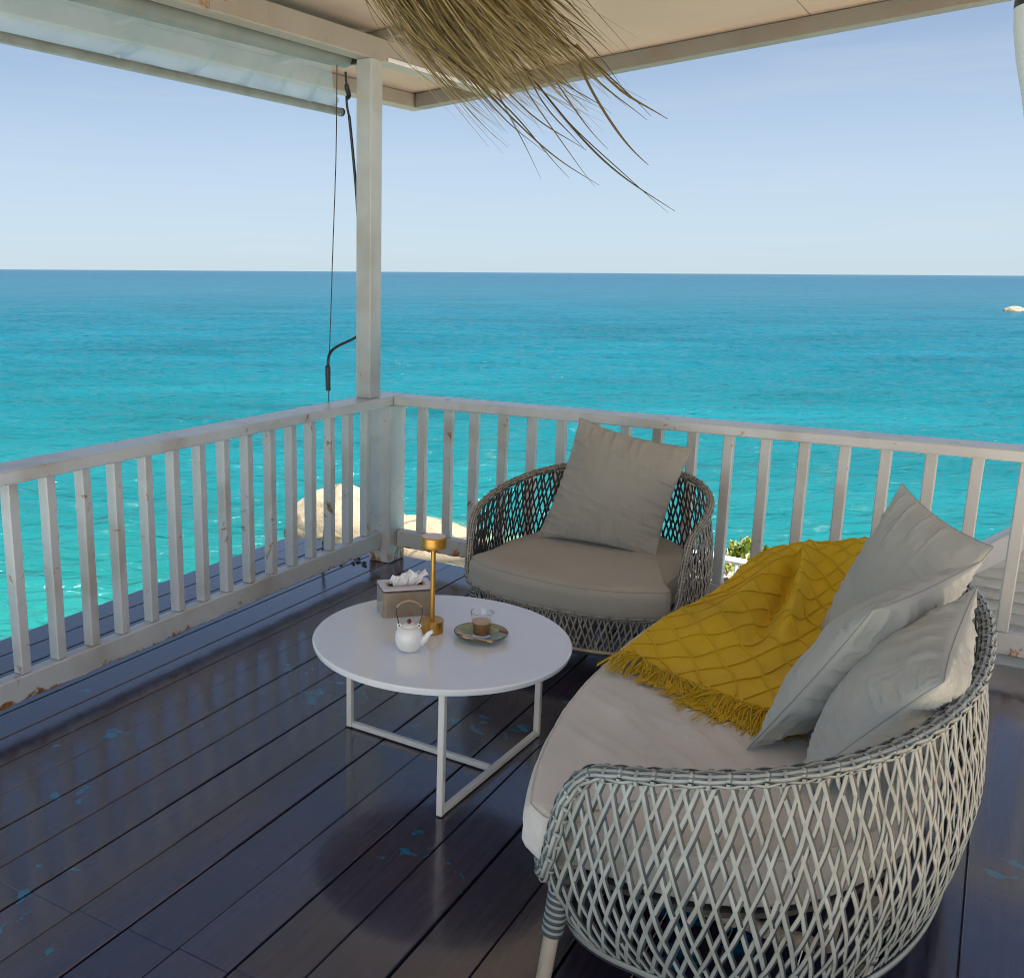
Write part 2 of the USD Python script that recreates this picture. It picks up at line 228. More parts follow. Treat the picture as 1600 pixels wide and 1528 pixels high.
mat('granite', {'g': ('geometry', {}), 'n': ('noise_texture', {'scale': 1.1, 'detail': 8.0, 'roughness': 0.7}), 'f': ('noise_texture', {'scale': 9.0, 'detail': 6.0, 'roughness': 0.7}), 'd': ('noise_texture', {'scale': 2.0, 'detail': 3.0}),
    'vm': ('mix_vector', {'fac': 0.25}), 'v': ('voronoi_texture', {'feature': 'distance_to_edge', 'scale': 0.55, 'randomness': 1.0}), 'cr': ('rgb_ramp', {'ramp': [(0.0, (0.30, 0.27, 0.24)), (0.035, (1, 1, 1))]}),
    'r': ('rgb_ramp', {'ramp': [(0.28, (0.11, 0.080, 0.048)), (0.42, (0.185, 0.145, 0.095)), (0.65, (0.225, 0.185, 0.130))]}), 'm': ('mix', {'mix_type': 'multiply', 'fac': 1.0}),
    'sx': ('separate_xyz', {}), 'wz': ('map_range', {'from_min': SEA_Z + 0.18, 'from_max': SEA_Z + 0.42, 'to_min': 1.0, 'to_max': 0.0, 'clamp': True}), 'w': ('mix', {'color2': (0.035, 0.028, 0.018)}),
    'b': ('bump', {'strength': 0.45, 'distance': 0.08}), 'b2': ('bump', {'strength': 0.4, 'distance': 0.4}), 'p': ('principled_bsdf', {'roughness': 0.85})},
    [('g.position', 'n.vector'), ('g.position', 'f.vector'), ('g.position', 'd.vector'), ('g.position', 'vm.a'), ('d.color', 'vm.b'), ('vm.result', 'v.vector'), ('v.distance', 'cr.fac'), ('n.fac', 'r.fac'), ('r.color', 'm.color1'), ('cr.color', 'm.color2'),
     ('g.position', 'sx.vector'), ('sx.z', 'wz.value'), ('wz.result', 'w.fac'), ('m.color', 'w.color1'), ('w.color', 'p.base_color'), ('n.fac', 'b2.height'), ('f.fac', 'b.height'), ('b2.normal', 'b.normal'), ('b.normal', 'p.normal')])
simple('pink_granite', (0.20, 0.145, 0.118), 0.8, 0.15, 3.0, 0.6, 40); simple('island_rock', (0.20, 0.15, 0.10), 0.85, 0.45, 0.5)
simple('shore', (0.44, 0.39, 0.31), 0.9, 0.25, 0.7, 0.5, 5); simple('house_plaster', (0.55, 0.50, 0.42), 0.8, 0.06, 1.0); simple('twig', (0.50, 0.42, 0.36), 0.8)
mat('leaf', {'a': ('attribute', {'attribute': 'tone'}), 'r': ('rgb_ramp', {'ramp': [(0.0, (0.04, 0.085, 0.008)), (0.6, (0.12, 0.165, 0.012)), (1.0, (0.26, 0.24, 0.02))]}), 'd': ('principled_bsdf', {'roughness': 0.45}), 't': ('translucent_bsdf', {}), 'm': ('mix_closure', {'fac': 0.35})},
    [('a.fac', 'r.fac'), ('r.color', 'd.base_color'), ('r.color', 't.color'), ('d.BSDF', 'm.closure1'), ('t.BSDF', 'm.closure2')], surface='m.closure')

ROCK = np.array([-12.9, 21.6])
mat('sea_water', {
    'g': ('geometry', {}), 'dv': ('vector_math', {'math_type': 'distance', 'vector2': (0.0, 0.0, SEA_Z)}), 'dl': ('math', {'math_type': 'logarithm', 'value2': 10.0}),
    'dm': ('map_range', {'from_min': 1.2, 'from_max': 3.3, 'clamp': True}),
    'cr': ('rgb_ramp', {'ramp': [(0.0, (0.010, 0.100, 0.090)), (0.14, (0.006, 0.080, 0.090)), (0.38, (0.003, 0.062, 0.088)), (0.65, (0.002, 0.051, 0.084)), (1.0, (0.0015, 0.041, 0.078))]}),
    'rv': ('vector_math', {'math_type': 'distance', 'vector2': (ROCK[0] + 1.2, ROCK[1] - 1.0, SEA_Z)}), 'rm': ('map_range', {'range_type': 'smoothstep', 'from_min': 3.2, 'from_max': 5.2, 'to_min': 1.0, 'to_max': 0.0, 'clamp': True}),
    'sh': ('mix', {'color2': (0.10, 0.17, 0.11)}),
    'pn': ('noise_texture', {'scale': 0.05, 'detail': 5.0, 'roughness': 0.6}), 'pr': ('map_range', {'from_min': 0.3, 'from_max': 0.7, 'to_min': 0.80, 'to_max': 1.18}), 'hs': ('hsv', {}),
    'vr': ('vector_rotate', {'rotate_type': 'z_axis', 'angle': -0.6}), 'm1': ('mapping', {'scale': (0.8, 2.4, 1.0)}), 'w1': ('noise_texture', {'scale': 0.75, 'detail': 5.0, 'roughness': 0.55, 'distortion': 0.3}),
    'm2': ('mapping', {'scale': (0.7, 2.0, 1.0)}), 'w2': ('noise_texture', {'scale': 0.16, 'detail': 4.0, 'roughness': 0.5}),
    'b1': ('bump', {'strength': 1.0, 'distance': 0.45}), 'b2': ('bump', {'strength': 0.9, 'distance': 1.2}),
    'p': ('principled_bsdf', {'roughness': 0.08, 'ior': 1.33, 'specular_ior_level': 0.4}), 'dd': ('diffuse_bsdf', {}), 'mc': ('mix_closure', {'fac': 0.60})},
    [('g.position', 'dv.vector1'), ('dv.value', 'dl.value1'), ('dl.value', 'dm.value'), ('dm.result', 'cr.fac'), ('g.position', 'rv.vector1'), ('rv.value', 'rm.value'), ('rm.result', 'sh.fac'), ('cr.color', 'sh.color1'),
     ('m2.vector', 'pn.vector'), ('pn.fac', 'pr.value'), ('pr.result', 'hs.value'), ('sh.color', 'hs.color'), ('hs.color', 'p.base_color'),
     ('g.position', 'vr.vector'), ('vr.vector', 'm1.vector'), ('m1.vector', 'w1.vector'), ('vr.vector', 'm2.vector'), ('m2.vector', 'w2.vector'), ('w2.fac', 'b2.height'), ('w1.fac', 'b1.height'), ('b2.normal', 'b1.normal'), ('b1.normal', 'p.normal'), ('b1.normal', 'dd.normal'), ('hs.color', 'dd.color'), ('p.BSDF', 'mc.closure1'), ('dd.BSDF', 'mc.closure2')], surface='mc.closure')

# ------------------------------------------------------------------ the sea, one sheet to the horizon
def build_sea():
    view = math.atan2(0.80, -0.25)
    a = np.r_[np.linspace(view - 0.75, view + 0.75, 560), np.linspace(view + 0.75, view + 2 * math.pi - 0.75, 62)[1:-1]]
    r = np.r_[0.5, 4, 8, np.geomspace(12, 420, 960), np.geomspace(428, 90000, 44)]
    R, A = np.meshgrid(r, a, indexing='ij')
    x, y = R * np.cos(A) + 2.0, R * np.sin(A) - 3.0
    fade = np.clip((415 - R) / 260, 0, 1) * np.clip((R - 8) / 8, 0, 1)
    c, s = math.cos(0.6), math.sin(0.6)
    u, v = c * x + s * y, -s * x + c * y
    z = 0.30 * (fbm(np.stack([u / 1.35, v / 0.58, 0 * u], -1), 3, 3) - 0.5) + 0.07 * (fbm(np.stack([u / 0.8, v / 0.36, 0 * u + 9], -1), 2, 5) - 0.5) + 0.26 * (fbm(np.stack([u / 7.0, v / 3.2, 0 * u + 5], -1), 2, 9) - 0.5)
    vtx = np.stack([x, y, SEA_Z + z * fade], -1).reshape(-1, 3)
    f = grid_faces(len(r), len(a), True)
    m = trimesh.Trimesh(vtx, f, process=False)
    if m.face_normals[1000][2] < 0: m = trimesh.Trimesh(vtx, f[:, ::-1], process=False)
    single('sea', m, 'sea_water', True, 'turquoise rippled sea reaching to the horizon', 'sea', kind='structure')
build_sea()

def boulder(at, size, seed, sub=5, rough=0.30, lump=1.3):
    m = trimesh.creation.icosphere(sub); v = m.vertices.copy()
    d = 1 + rough * (fbm(v * lump + seed, 4, seed) - 0.5) * 2 + 0.05 * (fbm(v * 6 + seed, 3, seed + 5) - 0.5)
    v = v * d[:, None] * np.array(size) + np.array(at)
    return trimesh.Trimesh(v, m.faces, process=False)
def shore():
    n = 220; X, Y = np.meshgrid(np.linspace(-40, 45, n), np.linspace(-60, 12, n), indexing='ij')
    nz = fbm(np.stack([X / 4, Y / 4, 0 * X], -1), 4, 2) - 0.5
    dx, dy = np.maximum(-0.8 - X, 0), np.maximum(Y - 0.2, 0); d = np.hypot(dx, dy * 0.95)
    z = np.interp(d, [0, 3, 7, 10, 16, 40], [-3.4, -5.2, -6.45, -6.95, -8.2, -10.0]) + 0.9 * nz * np.interp(d, [0, 9, 12], [1, 0.6, 0.2])
    land = np.clip((-Y - 3.2) / 2.5, 0, 1); side = np.clip((X - 3.0) / 2.0, 0, 1) * np.clip((0.8 - Y) / 2.5, 0, 1); up_ = np.maximum(land * np.clip((X + 6) / 2.5, 0, 1), side); up_ = up_ * up_ * (3 - 2 * up_)
    z = z * (1 - up_) + (-0.30 + 0.1 * nz) * up_ + 0.42 * np.clip(-Y - 14.0, 0, 26) * np.clip((X + 6) / 3, 0, 1)
    m = trimesh.Trimesh(np.stack([X, Y, z], -1).reshape(-1, 3), grid_faces(n, n), process=False)
    if m.face_normals[0][2] < 0: m.invert()
    single('shore_ground', m, 'shore', True, 'sandy rocky ground sloping to the sea under the deck', 'ground', kind='structure')
shore()
R1 = boulder((ROCK[0] - 1.75, ROCK[1] - 0.5, SEA_Z - 0.3), (2.55, 1.6, 2.0), 11, rough=0.22)
R2 = boulder((ROCK[0] + 1.0, ROCK[1] - 0.3, SEA_Z - 0.4), (2.5, 1.7, 1.55), 4, rough=0.16)
R3 = boulder((ROCK[0] + 1.7, ROCK[1] - 1.9, SEA_Z - 0.45), (2.4, 1.2, 0.62), 8, rough=0.2)
t = Thing('sea_rock', (ROCK[0], ROCK[1], SEA_Z), 'big cream granite rock standing in the water behind the corner post', 'rock')
t.part('rock_body', cat_([R1, R2, R3]), 'granite', 40)
p_is = np.array([5.0, 287.0, SEA_Z])
t = Thing('rocky_islet', p_is, 'low pale rocky islet far out at the photo edge, near the horizon', 'islet')
t.part('rock_body', cat_([boulder(p_is + (-1.5 + 2.4 * k, rng.uniform(-1, 1), -0.3), (2.2, 1.5, rng.uniform(0.9, 1.6)), 20 + k, 3) for k in range(7)] + [boulder(p_is + (9, 1.5, 0), (5, 3, 3.6), 31, 3)]), 'island_rock', False)

# ------------------------------------------------------------------ deck
X0, PITCH_B = -0.7935, 0.1545
deck = Thing('deck', (0, 0, 0), 'dark glossy painted plank deck of the terrace', 'deck', kind='structure')
# joint line across the boards as in the photograph
def board(x0, x1, y0, y1):
    z = rng.uniform(-0.0012, 0.0012)
    deck.part('plank', cbox(x0, x1, y0, y1, -0.032 + z, z, 0.0022), 'deck_paint')
k = 0
for i in range(26):
    x0 = X0 + PITCH_B * i; gl = 0.0016 if i % 2 else 0.0034; gr = 0.0034 if i % 2 else 0.0016
    yb = 0.178 + rng.uniform(-0.006, 0.006)
    cuts = [yb]
    if x0 < -0.5: cuts = [0.155 + 0.02 * i, -0.245 - 0.012 * i]
    cuts += [-3.02 + 0.11 * x0 if i > 4 else -2.95, -3.7]
    for a, b in zip(cuts[:-1], cuts[1:]):
        board(x0 + gl, x0 + PITCH_B - gr, b + 0.0005, a - 0.0003)
for y in np.arange(-3.65, 0.1, 0.62):
    deck.part('joist', cbox(-0.74, 3.2, y - 0.03, y + 0.03, -0.18, -0.034), 'black_metal')
deck.part('underlay', cbox(-0.74, 3.2, -3.68, 0.135, -0.0335, -0.0325, 0.0002), 'black_metal')
deck.part('edge_board', cbox(-0.80, 3.2, 0.14, 0.165, -0.20, -0.036), 'deck_paint'); deck.part('edge_board', cbox(-0.775, -0.75, -3.7, 0.12, -0.20, -0.036), 'deck_paint')
for x in (-0.6, 1.3, 3.1):
    for y in (-3.6, -1.8, -0.05): deck.part('support_post', cbox(x - 0.07, x + 0.07, y - 0.07, y + 0.07, -8.0, -0.182), 'post_paint')

single('paving', cbox(3.235, 12, -17.6, 0.1, -0.12, -0.006, 0.004), 'pale_stone', label='warm stone paving at the right side of the deck', cat='paving', kind='structure')
single('yard', cbox(-3.1, 3.225, -17.6, -3.72, -0.12, -0.006, 0.004), 'grey_stone', label='pale grey concrete yard behind the deck', cat='yard', kind='structure')

# ------------------------------------------------------------------ railings and posts
t = Thing('corner_post', (-0.065, 0.08, 0), 'short thick white post at the railing corner with flaking paint at its foot', 'post')
b = cbox(-0.132, 0, 0, 0.155, 0.001, 0.862, 0.005); b = b.subdivide_to_size(0.03)
v = b.vertices.copy(); c = v.mean(0); d = (fbm(v * 14, 3, 5) - 0.5) * 0.006; v[:, :2] += np.sign(v[:, :2] - c[:2]) * d[:, None]
t.part('shaft', trimesh.Trimesh(v, b.faces), 'railing_paint', 30)
for k in range(14): t.part('paint_crumb', boulder((-0.15 + rng.normal(0, 0.03), -0.07 + rng.normal(0, 0.05), 0.004), (rng.uniform(0.005, 0.013), rng.uniform(0.005, 0.011), rng.uniform(0.002, 0.005)), 40 + k, 1, 0.8, 2.5), 'black_metal', True)

ybal = [-2.323, -2.168, -2.011, -1.862, -1.705, -1.555, -1.402, -1.253, -1.100, -0.940, -0.784, -0.630, -0.472, -0.311, -0.141]
ybal = [-2.323 - 0.155 * k for k in range(28, 0, -1)] + ybal
t = Thing('railing', (0, 0, 0), 'white painted railing with rusty balusters above the outer deck boards, meeting the corner post', 'railing')
def rail_parts(t, boxf, bal, lo, hi, face, top, toplo):
    t.part('top_rail', boxf(toplo[0], toplo[1], top[0], top[1], 0.8635, 0.909, 0.005), 'railing_paint')
    b = boxf(lo, hi, face[0], face[1], 0.083, 0.174, 0.005).subdivide_to_size(0.04); v = b.vertices.copy()
    low = v[:, 2] < 0.10; v[low, 2] += (fbm(v[low] * (40, 40, 1), 3, 2) - 0.5) * 0.016
    v += (fbm(v * 10, 3, 8) - 0.5)[:, None] * 0.003
    t.part('bottom_rail', trimesh.Trimesh(v, b.faces), 'railing_paint', 30)
    for a0, a1, c0, c1 in bal:
        b = boxf(a0, a1, c0, c1, 0.1755, 0.8625, 0.004).subdivide_to_size(0.06); v = b.vertices.copy()
        v[:, :2] += ((np.stack([fbm(v * (9, 9, 7), 3, 12), fbm(v * (9, 9, 7) + 40, 3, 13)], -1)) - 0.5) * 0.0028
        t.part('baluster', trimesh.Trimesh(v, b.faces), 'railing_paint', 30)
ybox = lambda a0, a1, c0, c1, z0, z1, c: cbox(c0, c1, a0, a1, z0, z1, c)
xbox = lambda a0, a1, c0, c1, z0, z1, c: cbox(a0, a1, c0, c1, z0, z1, c)
rail_parts(t, ybox, [(y, y + 0.042, -0.102, -0.055) for y in ybal if y > -3.66], -3.7, -0.003, (-0.106, -0.050), (-0.155, 0.0), (-3.7, 0.185))
xbal = [0.12, 0.277, 0.425, 0.586, 0.742, 0.896, 1.060, 1.214, 1.365, 1.523, 1.68, 1.836, 1.991, 2.147, 2.300, 2.462, 2.62, 2.78, 2.94, 3.10]
t = Thing('railing', (0, 0, 0), 'white painted railing behind the armchair and the sofa pillows', 'railing')
rail_parts(t, xbox, [(x, x + 0.044, 0.071, 0.115) for x in xbal], 0.003, 3.2, (0.067, 0.120), (0.02, 0.185), (0.002, 3.2))

t = Thing('roof_post', (-0.1, -0.02, 0.91), 'slender white square post rising from the railing corner to the roof beam', 'post')
t.part('shaft', cbox(-0.135, -0.048, -0.130, -0.025, 0.9105, 2.552, 0.004), 'post_paint')

# ------------------------------------------------------------------ roof
def shear(m, sx, sy, z0=0):           # z += sx * x + sy * y
    v = m.vertices.copy(); v[:, 2] += sx * v[:, 0] + sy * v[:, 1]; return trimesh.Trimesh(v, m.faces)
SX, SY = 0.0745, 0.022
roof = Thing('terrace_roof', (0, 0, 2.5), 'pale painted terrace ceiling with timber beam, cross battens and weathered edge boards', 'roof')
roof.part('beam', shear(cbox(-0.138, -0.050, -1.262, 1.42, 2.553, 2.655, 0.004), 0, 0.022), 'beam_paint')
roof.part('beam', shear(cbox(-0.138, -0.050, -3.90, -1.265, 2.553, 2.655, 0.004), 0, 0.022), 'beam_paint')
zc = lambda x, y: 2.679 + SX * x + SY * y
ZC = 2.700
xs = [-0.80, 0.40, 1.62, 2.84, 4.05]; ys = [1.52, -0.92, -3.36, -3.90]
for a, b in zip(xs[:-1], xs[1:]):
    for c, d in zip(ys[1:], ys[:-1]):
        roof.part('ceiling_panel', shear(cbox(a + 0.002, b - 0.002, c + 0.002, d - 0.002, ZC, ZC + 0.012, 0.002), SX, SY), 'ceiling_paint')
roof.part('roof_sheet', shear(cbox(-0.86, 4.10, -3.95, 1.62, ZC + 0.06, ZC + 0.09, 0.002), SX, SY), 'ceiling_paint')
roof.part('fascia_board', shear(cbox(-0.735, 4.07, 1.45, 1.565, ZC - 0.090, ZC - 0.002, 0.004), SX, SY), 'fascia_paint')
roof.part('fascia_board', shear(cbox(-0.82, -0.742, -3.92, 1.57, ZC - 0.088, ZC - 0.002, 0.004), SX, SY), 'beam_paint')
roof.part('edge_strip', shear(cbox(-0.735, 4.07, 1.567, 1.60, ZC - 0.060, ZC + 0.055, 0.003), SX, SY), 'fascia_paint')
for y in (-0.03, -1.14, -2.6, -3.85):
    bt = roof.part('cross_batten', shear(cbox(-0.738, 4.04, y, y + 0.05, ZC - 0.042, ZC - 0.001, 0.003), SX, SY), 'fascia_paint')
    if y == -0.03:
        e = meshkit.text_mesh('E', 0.026, 0.0015, bold=True); v = e.vertices
        xe = 0.045; e = trimesh.Trimesh(np.c_[xe + v[:, 0], y - 0.0005 - v[:, 2], ZC - 0.036 + SX * (xe + v[:, 0]) + SY * y + v[:, 1]], e.faces)
        bt.part('letter', e, 'black_metal')
roof.part('bright_strip', shear(cbox(-0.049, -0.043, 0.02, 1.40, 2.556, 2.574, 0.001), 0, 0.022), 'coping_white')

# ------------------------------------------------------------------ roller blind, its cord and crank
bl = Thing('roller_blind', (-0.2, -1.8, 2.5), 'translucent pale outdoor roller blind hanging half rolled along the roof beam', 'blind')
ny = 200; yy = np.linspace(-4.6, -0.11, ny)
tz = lambda y: 2.570 + 0.033 * y
th = np.linspace(0, 2 * math.pi, 25)[:-1]
rr = 0.046 + 0.004 * (fbm(np.stack([yy * 2.5, 0 * yy, 0 * yy], -1), 3, 3) - 0.5)
bl.part('rolled_cloth', tube(np.c_[np.full(ny, -0.215), yy, tz(yy)], rr, 24, ref=(0, 0, 1.0)), 'roll_cloth', 50)
nz = 40; S = np.linspace(0, 1, nz); Yf, Sf = np.meshgrid(np.linspace(-4.6, -0.165, 420), S, indexing='ij')
bot = lambda y: 2.318 + 0.012 * y
ztop = tz(Yf); Zf = ztop * (1 - Sf) + (bot(Yf) + 0.012) * Sf
fold = 0.034 * (fbm(np.stack([Yf * 4.5 + Sf * 0.8, Sf * 0.6, 0 * Sf], -1), 3, 17) - 0.5) * (0.3 + Sf) + 0.018 * np.exp(-((np.sin((Yf * 5 + Sf * 1.4 + 1.2 * np.sin(Yf * 1.7)) * 2.2)) / 0.22) ** 2) * np.clip(Sf * 1.6 - 0.25, 0, 1) * (Yf > -1.6)
Xf = -0.262 + 0.03 * Sf + fold
cl = trimesh.Trimesh(np.stack([Xf, Yf, Zf], -1).reshape(-1, 3), grid_faces(420, nz), process=False)
c1 = bl.part('cloth', cl, 'blind_cloth', True)
hem = np.stack([Xf[:, 26:] + 0.006, Yf[:, 26:], Zf[:, 26:]], -1); c1.part('hem', trimesh.Trimesh(hem.reshape(-1, 3), grid_faces(420, nz - 26), process=False), 'blind_cloth', True)
yb = np.linspace(-4.7, -0.135, 40)
bl.part('bottom_bar', tube(np.c_[np.full(40, -0.225), yb, bot(yb)], 0.019, 16), 'blind_bar', 50)
bl.part('bar_cap', tube(np.c_[np.full(3, -0.225), [-0.134, -0.128, -0.122], bot(np.array([-0.134, -0.128, -0.122]))], 0.0205, 16), 'black_metal', 40)
bl.part('bracket', cat_([cbox(-0.24, -0.15, -0.112, -0.085, 2.535, 2.64, 0.003), tube([(-0.215, -0.11, 2.567), (-0.215, -0.06, 2.569)], 0.022, 12)]), 'black_metal')
cp = spline([(-0.2, -0.198, 2.60), (-0.205, -0.197, 2.28), (-0.21, -0.235, 1.5), (-0.21, -0.267, 0.905), (-0.27, -0.225, 0.30), (-0.30, -0.205, 0.05)], 60)
cord = bl.part('pull_cord', tube(cp, 0.0026, 6, ref=(1, 0, 0)), 'cord_dark', True)
for zk in (0.05, 0.085, 0.12): cord.part('knot', boulder((-0.297 + 0.02 * rng.uniform(-1, 1), -0.206, zk), (0.010, 0.010, 0.014), 3, 2), 'cord_dark', True)
kp = [cp[0] + (0.0, 0.02 * math.sin(a), 0.0) for a in np.linspace(0, 3, 6)]
cr = Thing('crank_handle', (-0.2, -0.1, 1.0), 'black crank rod hooked at the blind end, its bent handle sticking out beside the post', 'crank')
cr.part('hook', tube(spline([(-0.2, -0.126, 2.50), (-0.2, -0.115, 2.43), (-0.2, -0.098, 2.395), (-0.2, -0.118, 2.375), (-0.2, -0.112, 2.34), (-0.2, -0.095, 2.30)], 30), [0.006] * 8 + [0.012] * 10 + [0.006] * 12, 8, ref=(1, 0, 0)), 'black_metal', True)
cr.part('rod', tube(spline([(-0.2, -0.095, 2.30), (-0.2, -0.060, 2.12), (-0.2, -0.025, 1.9), (-0.2, 0.0, 1.6), (-0.2, 0.0, 1.26), (-0.2, -0.02, 1.218), (-0.2, -0.063, 1.205), (-0.2, -0.245, 1.160), (-0.2, -0.278, 1.13), (-0.2, -0.286, 1.08)], 90), 0.0075, 8, ref=(1, 0, 0)), 'black_metal', True)
cr.part('grip', tube(spline([(-0.2, -0.286, 1.085), (-0.2, -0.287, 1.075), (-0.2, -0.286, 1.0), (-0.2, -0.284, 0.958)], 20), [0.009, 0.0135] + [0.0135] * 9 + [0.0125] * 9, 12, ref=(1, 0, 0)), 'black_metal', 40)

# ------------------------------------------------------------------ woven tub seats
def sp(t, n): return np.sign(t) * np.abs(t) ** (2 / n)
class Tub:
    """plan in (u across, v towards the back); at() turns it into the world"""
    def __init__(s, a, b, e, f, origin, front):
        s.a, s.b, s.e, s.f = a, b, e, f; s.o = np.array(origin, float); s.front = front
        th = np.linspace(0, math.pi, 240); n = 2.35
        P = np.c_[a * sp(np.cos(th), n), b * sp(np.sin(th), n)]
        uu = np.linspace(-a, a, 120); Q = np.c_[uu, -e - f * (1 - np.abs(uu / a) ** 2.4)]
        poly = sg.Polygon(np.vstack([P, Q])).buffer(0)
        poly = poly.buffer(-0.05).buffer(0.05); s.poly = poly
        c = np.array(poly.exterior.coords)
        if sg.LinearRing(c).is_ccw is False: c = c[::-1]
        d = np.r_[0, np.cumsum(np.linalg.norm(np.diff(c, axis=0), axis=1))]; s.N = 900; s.L = d[-1]
        q = np.linspace(0, d[-1], s.N + 1)[:-1]; p = np.c_[np.interp(q, d, c[:, 0]), np.interp(q, d, c[:, 1])]
        i0 = np.argmax(p[:, 1] - 0.001 * np.abs(p[:, 0])); p = np.roll(p, -i0, 0)
        k = np.ones(9) / 9
        p = np.stack([np.convolve(np.r_[p[-4:, j], p[:, j], p[:4, j]], k, 'valid') for j in (0, 1)], 1)
        s.P = p; t = np.roll(p, -3, 0) - np.roll(p, 3, 0); t /= np.linalg.norm(t, axis=1, keepdims=True); s.T = t; s.Nn = np.c_[t[:, 1], -t[:, 0]]
        dd = p[:, 1] + e
        s.Z = np.interp(dd, [-0.02, 0.012, 0.03, 0.06, 0.10, 0.25, 0.5, 0.78], [0.285, 0.30, 0.46, 0.535, 0.575, 0.608, 0.645, 0.685])
        s.Z = np.convolve(np.r_[s.Z[-3:], s.Z, s.Z[:3]], np.ones(7) / 7, 'valid')
        bp = poly.buffer(-0.25, quad_segs=24).buffer(0.175, quad_segs=24); c = np.array(bp.exterior.coords)
        if sg.LinearRing(c).is_ccw is False: c = c[::-1]
        ang = np.unwrap(np.arctan2(c[:, 1], c[:, 0] / 1.6)); cx_ = np.mean(c[:, 1]) * 0
        d = np.r_[0, np.cumsum(np.linalg.norm(np.diff(c, axis=0), axis=1))]; q = np.linspace(0, d[-1], s.N + 1)[:-1]
        B = np.c_[np.interp(q, d, c[:, 0]), np.interp(q, d, c[:, 1])]; i0 = np.argmax(B[:, 1] - 0.001 * np.abs(B[:, 0])); B = np.roll(B, -i0, 0); g_ = np.interp(p[:, 1] / b, [0.0, 0.75], [1.0, 0.28]); s.B = p + (B - p) * g_[:, None]
    def idx(s, q): return np.asarray(q) % s.L / s.L * s.N
    def lerp(s, A, q):
        i = s.idx(q); j = np.floor(i).astype(int) % s.N; k = (j + 1) % s.N; w = (i - np.floor(i))
        return A[j] * (1 - w) + A[k] * w if A.ndim == 1 else A[j] * (1 - w)[:, None] + A[k] * w[:, None]
    ZO = ([0.10, 0.13, 0.17, 0.25, 0.36, 0.50, 0.62, 0.72], [0.0, 0.005, 0.012, 0.026, 0.038, 0.028, 0.008, 0.0])
    def surf(s, q, z, off=0.0):
        P, N = s.lerp(s.P, q), s.lerp(s.Nn, q); o = np.interp(z, *s.ZO); o = np.where(o > 0, o * np.clip((P[:, 1] + s.e) / 0.25, 0, 1), o) + off
        w = np.clip((0.34 - z) / 0.24, 0, 1) ** 2.1; P = P + (s.lerp(s.B, q) - P) * w[:, None]
        return s.world(np.c_[P + N * o[:, None], z]), s.wdir(np.c_[N, 0 * z])
    def world(s, p):
        p = np.asarray(p, float)
        return s.o + (np.c_[p[:, 0], p[:, 1], p[:, 2]] if s.front == '-y' else np.c_[p[:, 1], -p[:, 0], p[:, 2]])
    def wdir(s, p): return np.c_[p[:, 0], p[:, 1], p[:, 2]] if s.front == '-y' else np.c_[p[:, 1], -p[:, 0], p[:, 2]]
PROF = np.array([(-1, 0.0), (-0.92, 0.55), (-0.45, 0.72), (0.18, 0.66), (0.30, 0.34), (0.52, 0.50), (0.92, 0.42), (1, 0.0), (0.8, -0.5), (-0.8, -0.5)])
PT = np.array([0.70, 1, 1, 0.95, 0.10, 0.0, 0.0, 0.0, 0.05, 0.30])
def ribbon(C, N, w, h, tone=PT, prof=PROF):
    t = np.gradient(C, axis=0); t /= np.linalg.norm(t, axis=1, keepdims=True)
    b = np.cross(t, N); b /= np.linalg.norm(b, axis=1, keepdims=True); n = np.cross(b, t)
    v = (C[:, None] + prof[None, :, :1] * w * b[:, None] + prof[None, :, 1:] * h * n[:, None]).reshape(-1, 3)
    f = grid_faces(len(C), len(prof), True)
    return trimesh.Trimesh(v, f, process=False), np.tile(tone, len(C))
def join(pairs):
    return cat_([p[0] for p in pairs]), np.concatenate([p[1] for p in pairs])
def weave(tub, n, slope, w, h, seed, dz):
    r = np.random.default_rng(seed); out = []
    for fam in (1, -1):
        for i in range(n):
            q0 = (i + 0.5 * (fam < 0)) * tub.L / n + r.uniform(-0.2, 0.2) * tub.L / n
            z = np.arange(0.102, 0.72, dz); q = q0 + fam * slope * (z - 0.1)
            zr = tub.lerp(tub.Z, q); ok = z < zr - 0.004
            if not ok[:3].all(): continue
            e = np.argmin(ok) if not ok.all() else len(z)
            z, q = z[:e], q[:e]
            if len(z) < 4: continue
            lift = fam * 0.0026 * np.sin(z * 2 * math.pi / 0.13 + i * math.pi)
            C, N = tub.surf(q, z, lift)
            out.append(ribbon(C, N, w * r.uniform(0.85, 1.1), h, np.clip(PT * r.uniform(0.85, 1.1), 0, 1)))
    return out
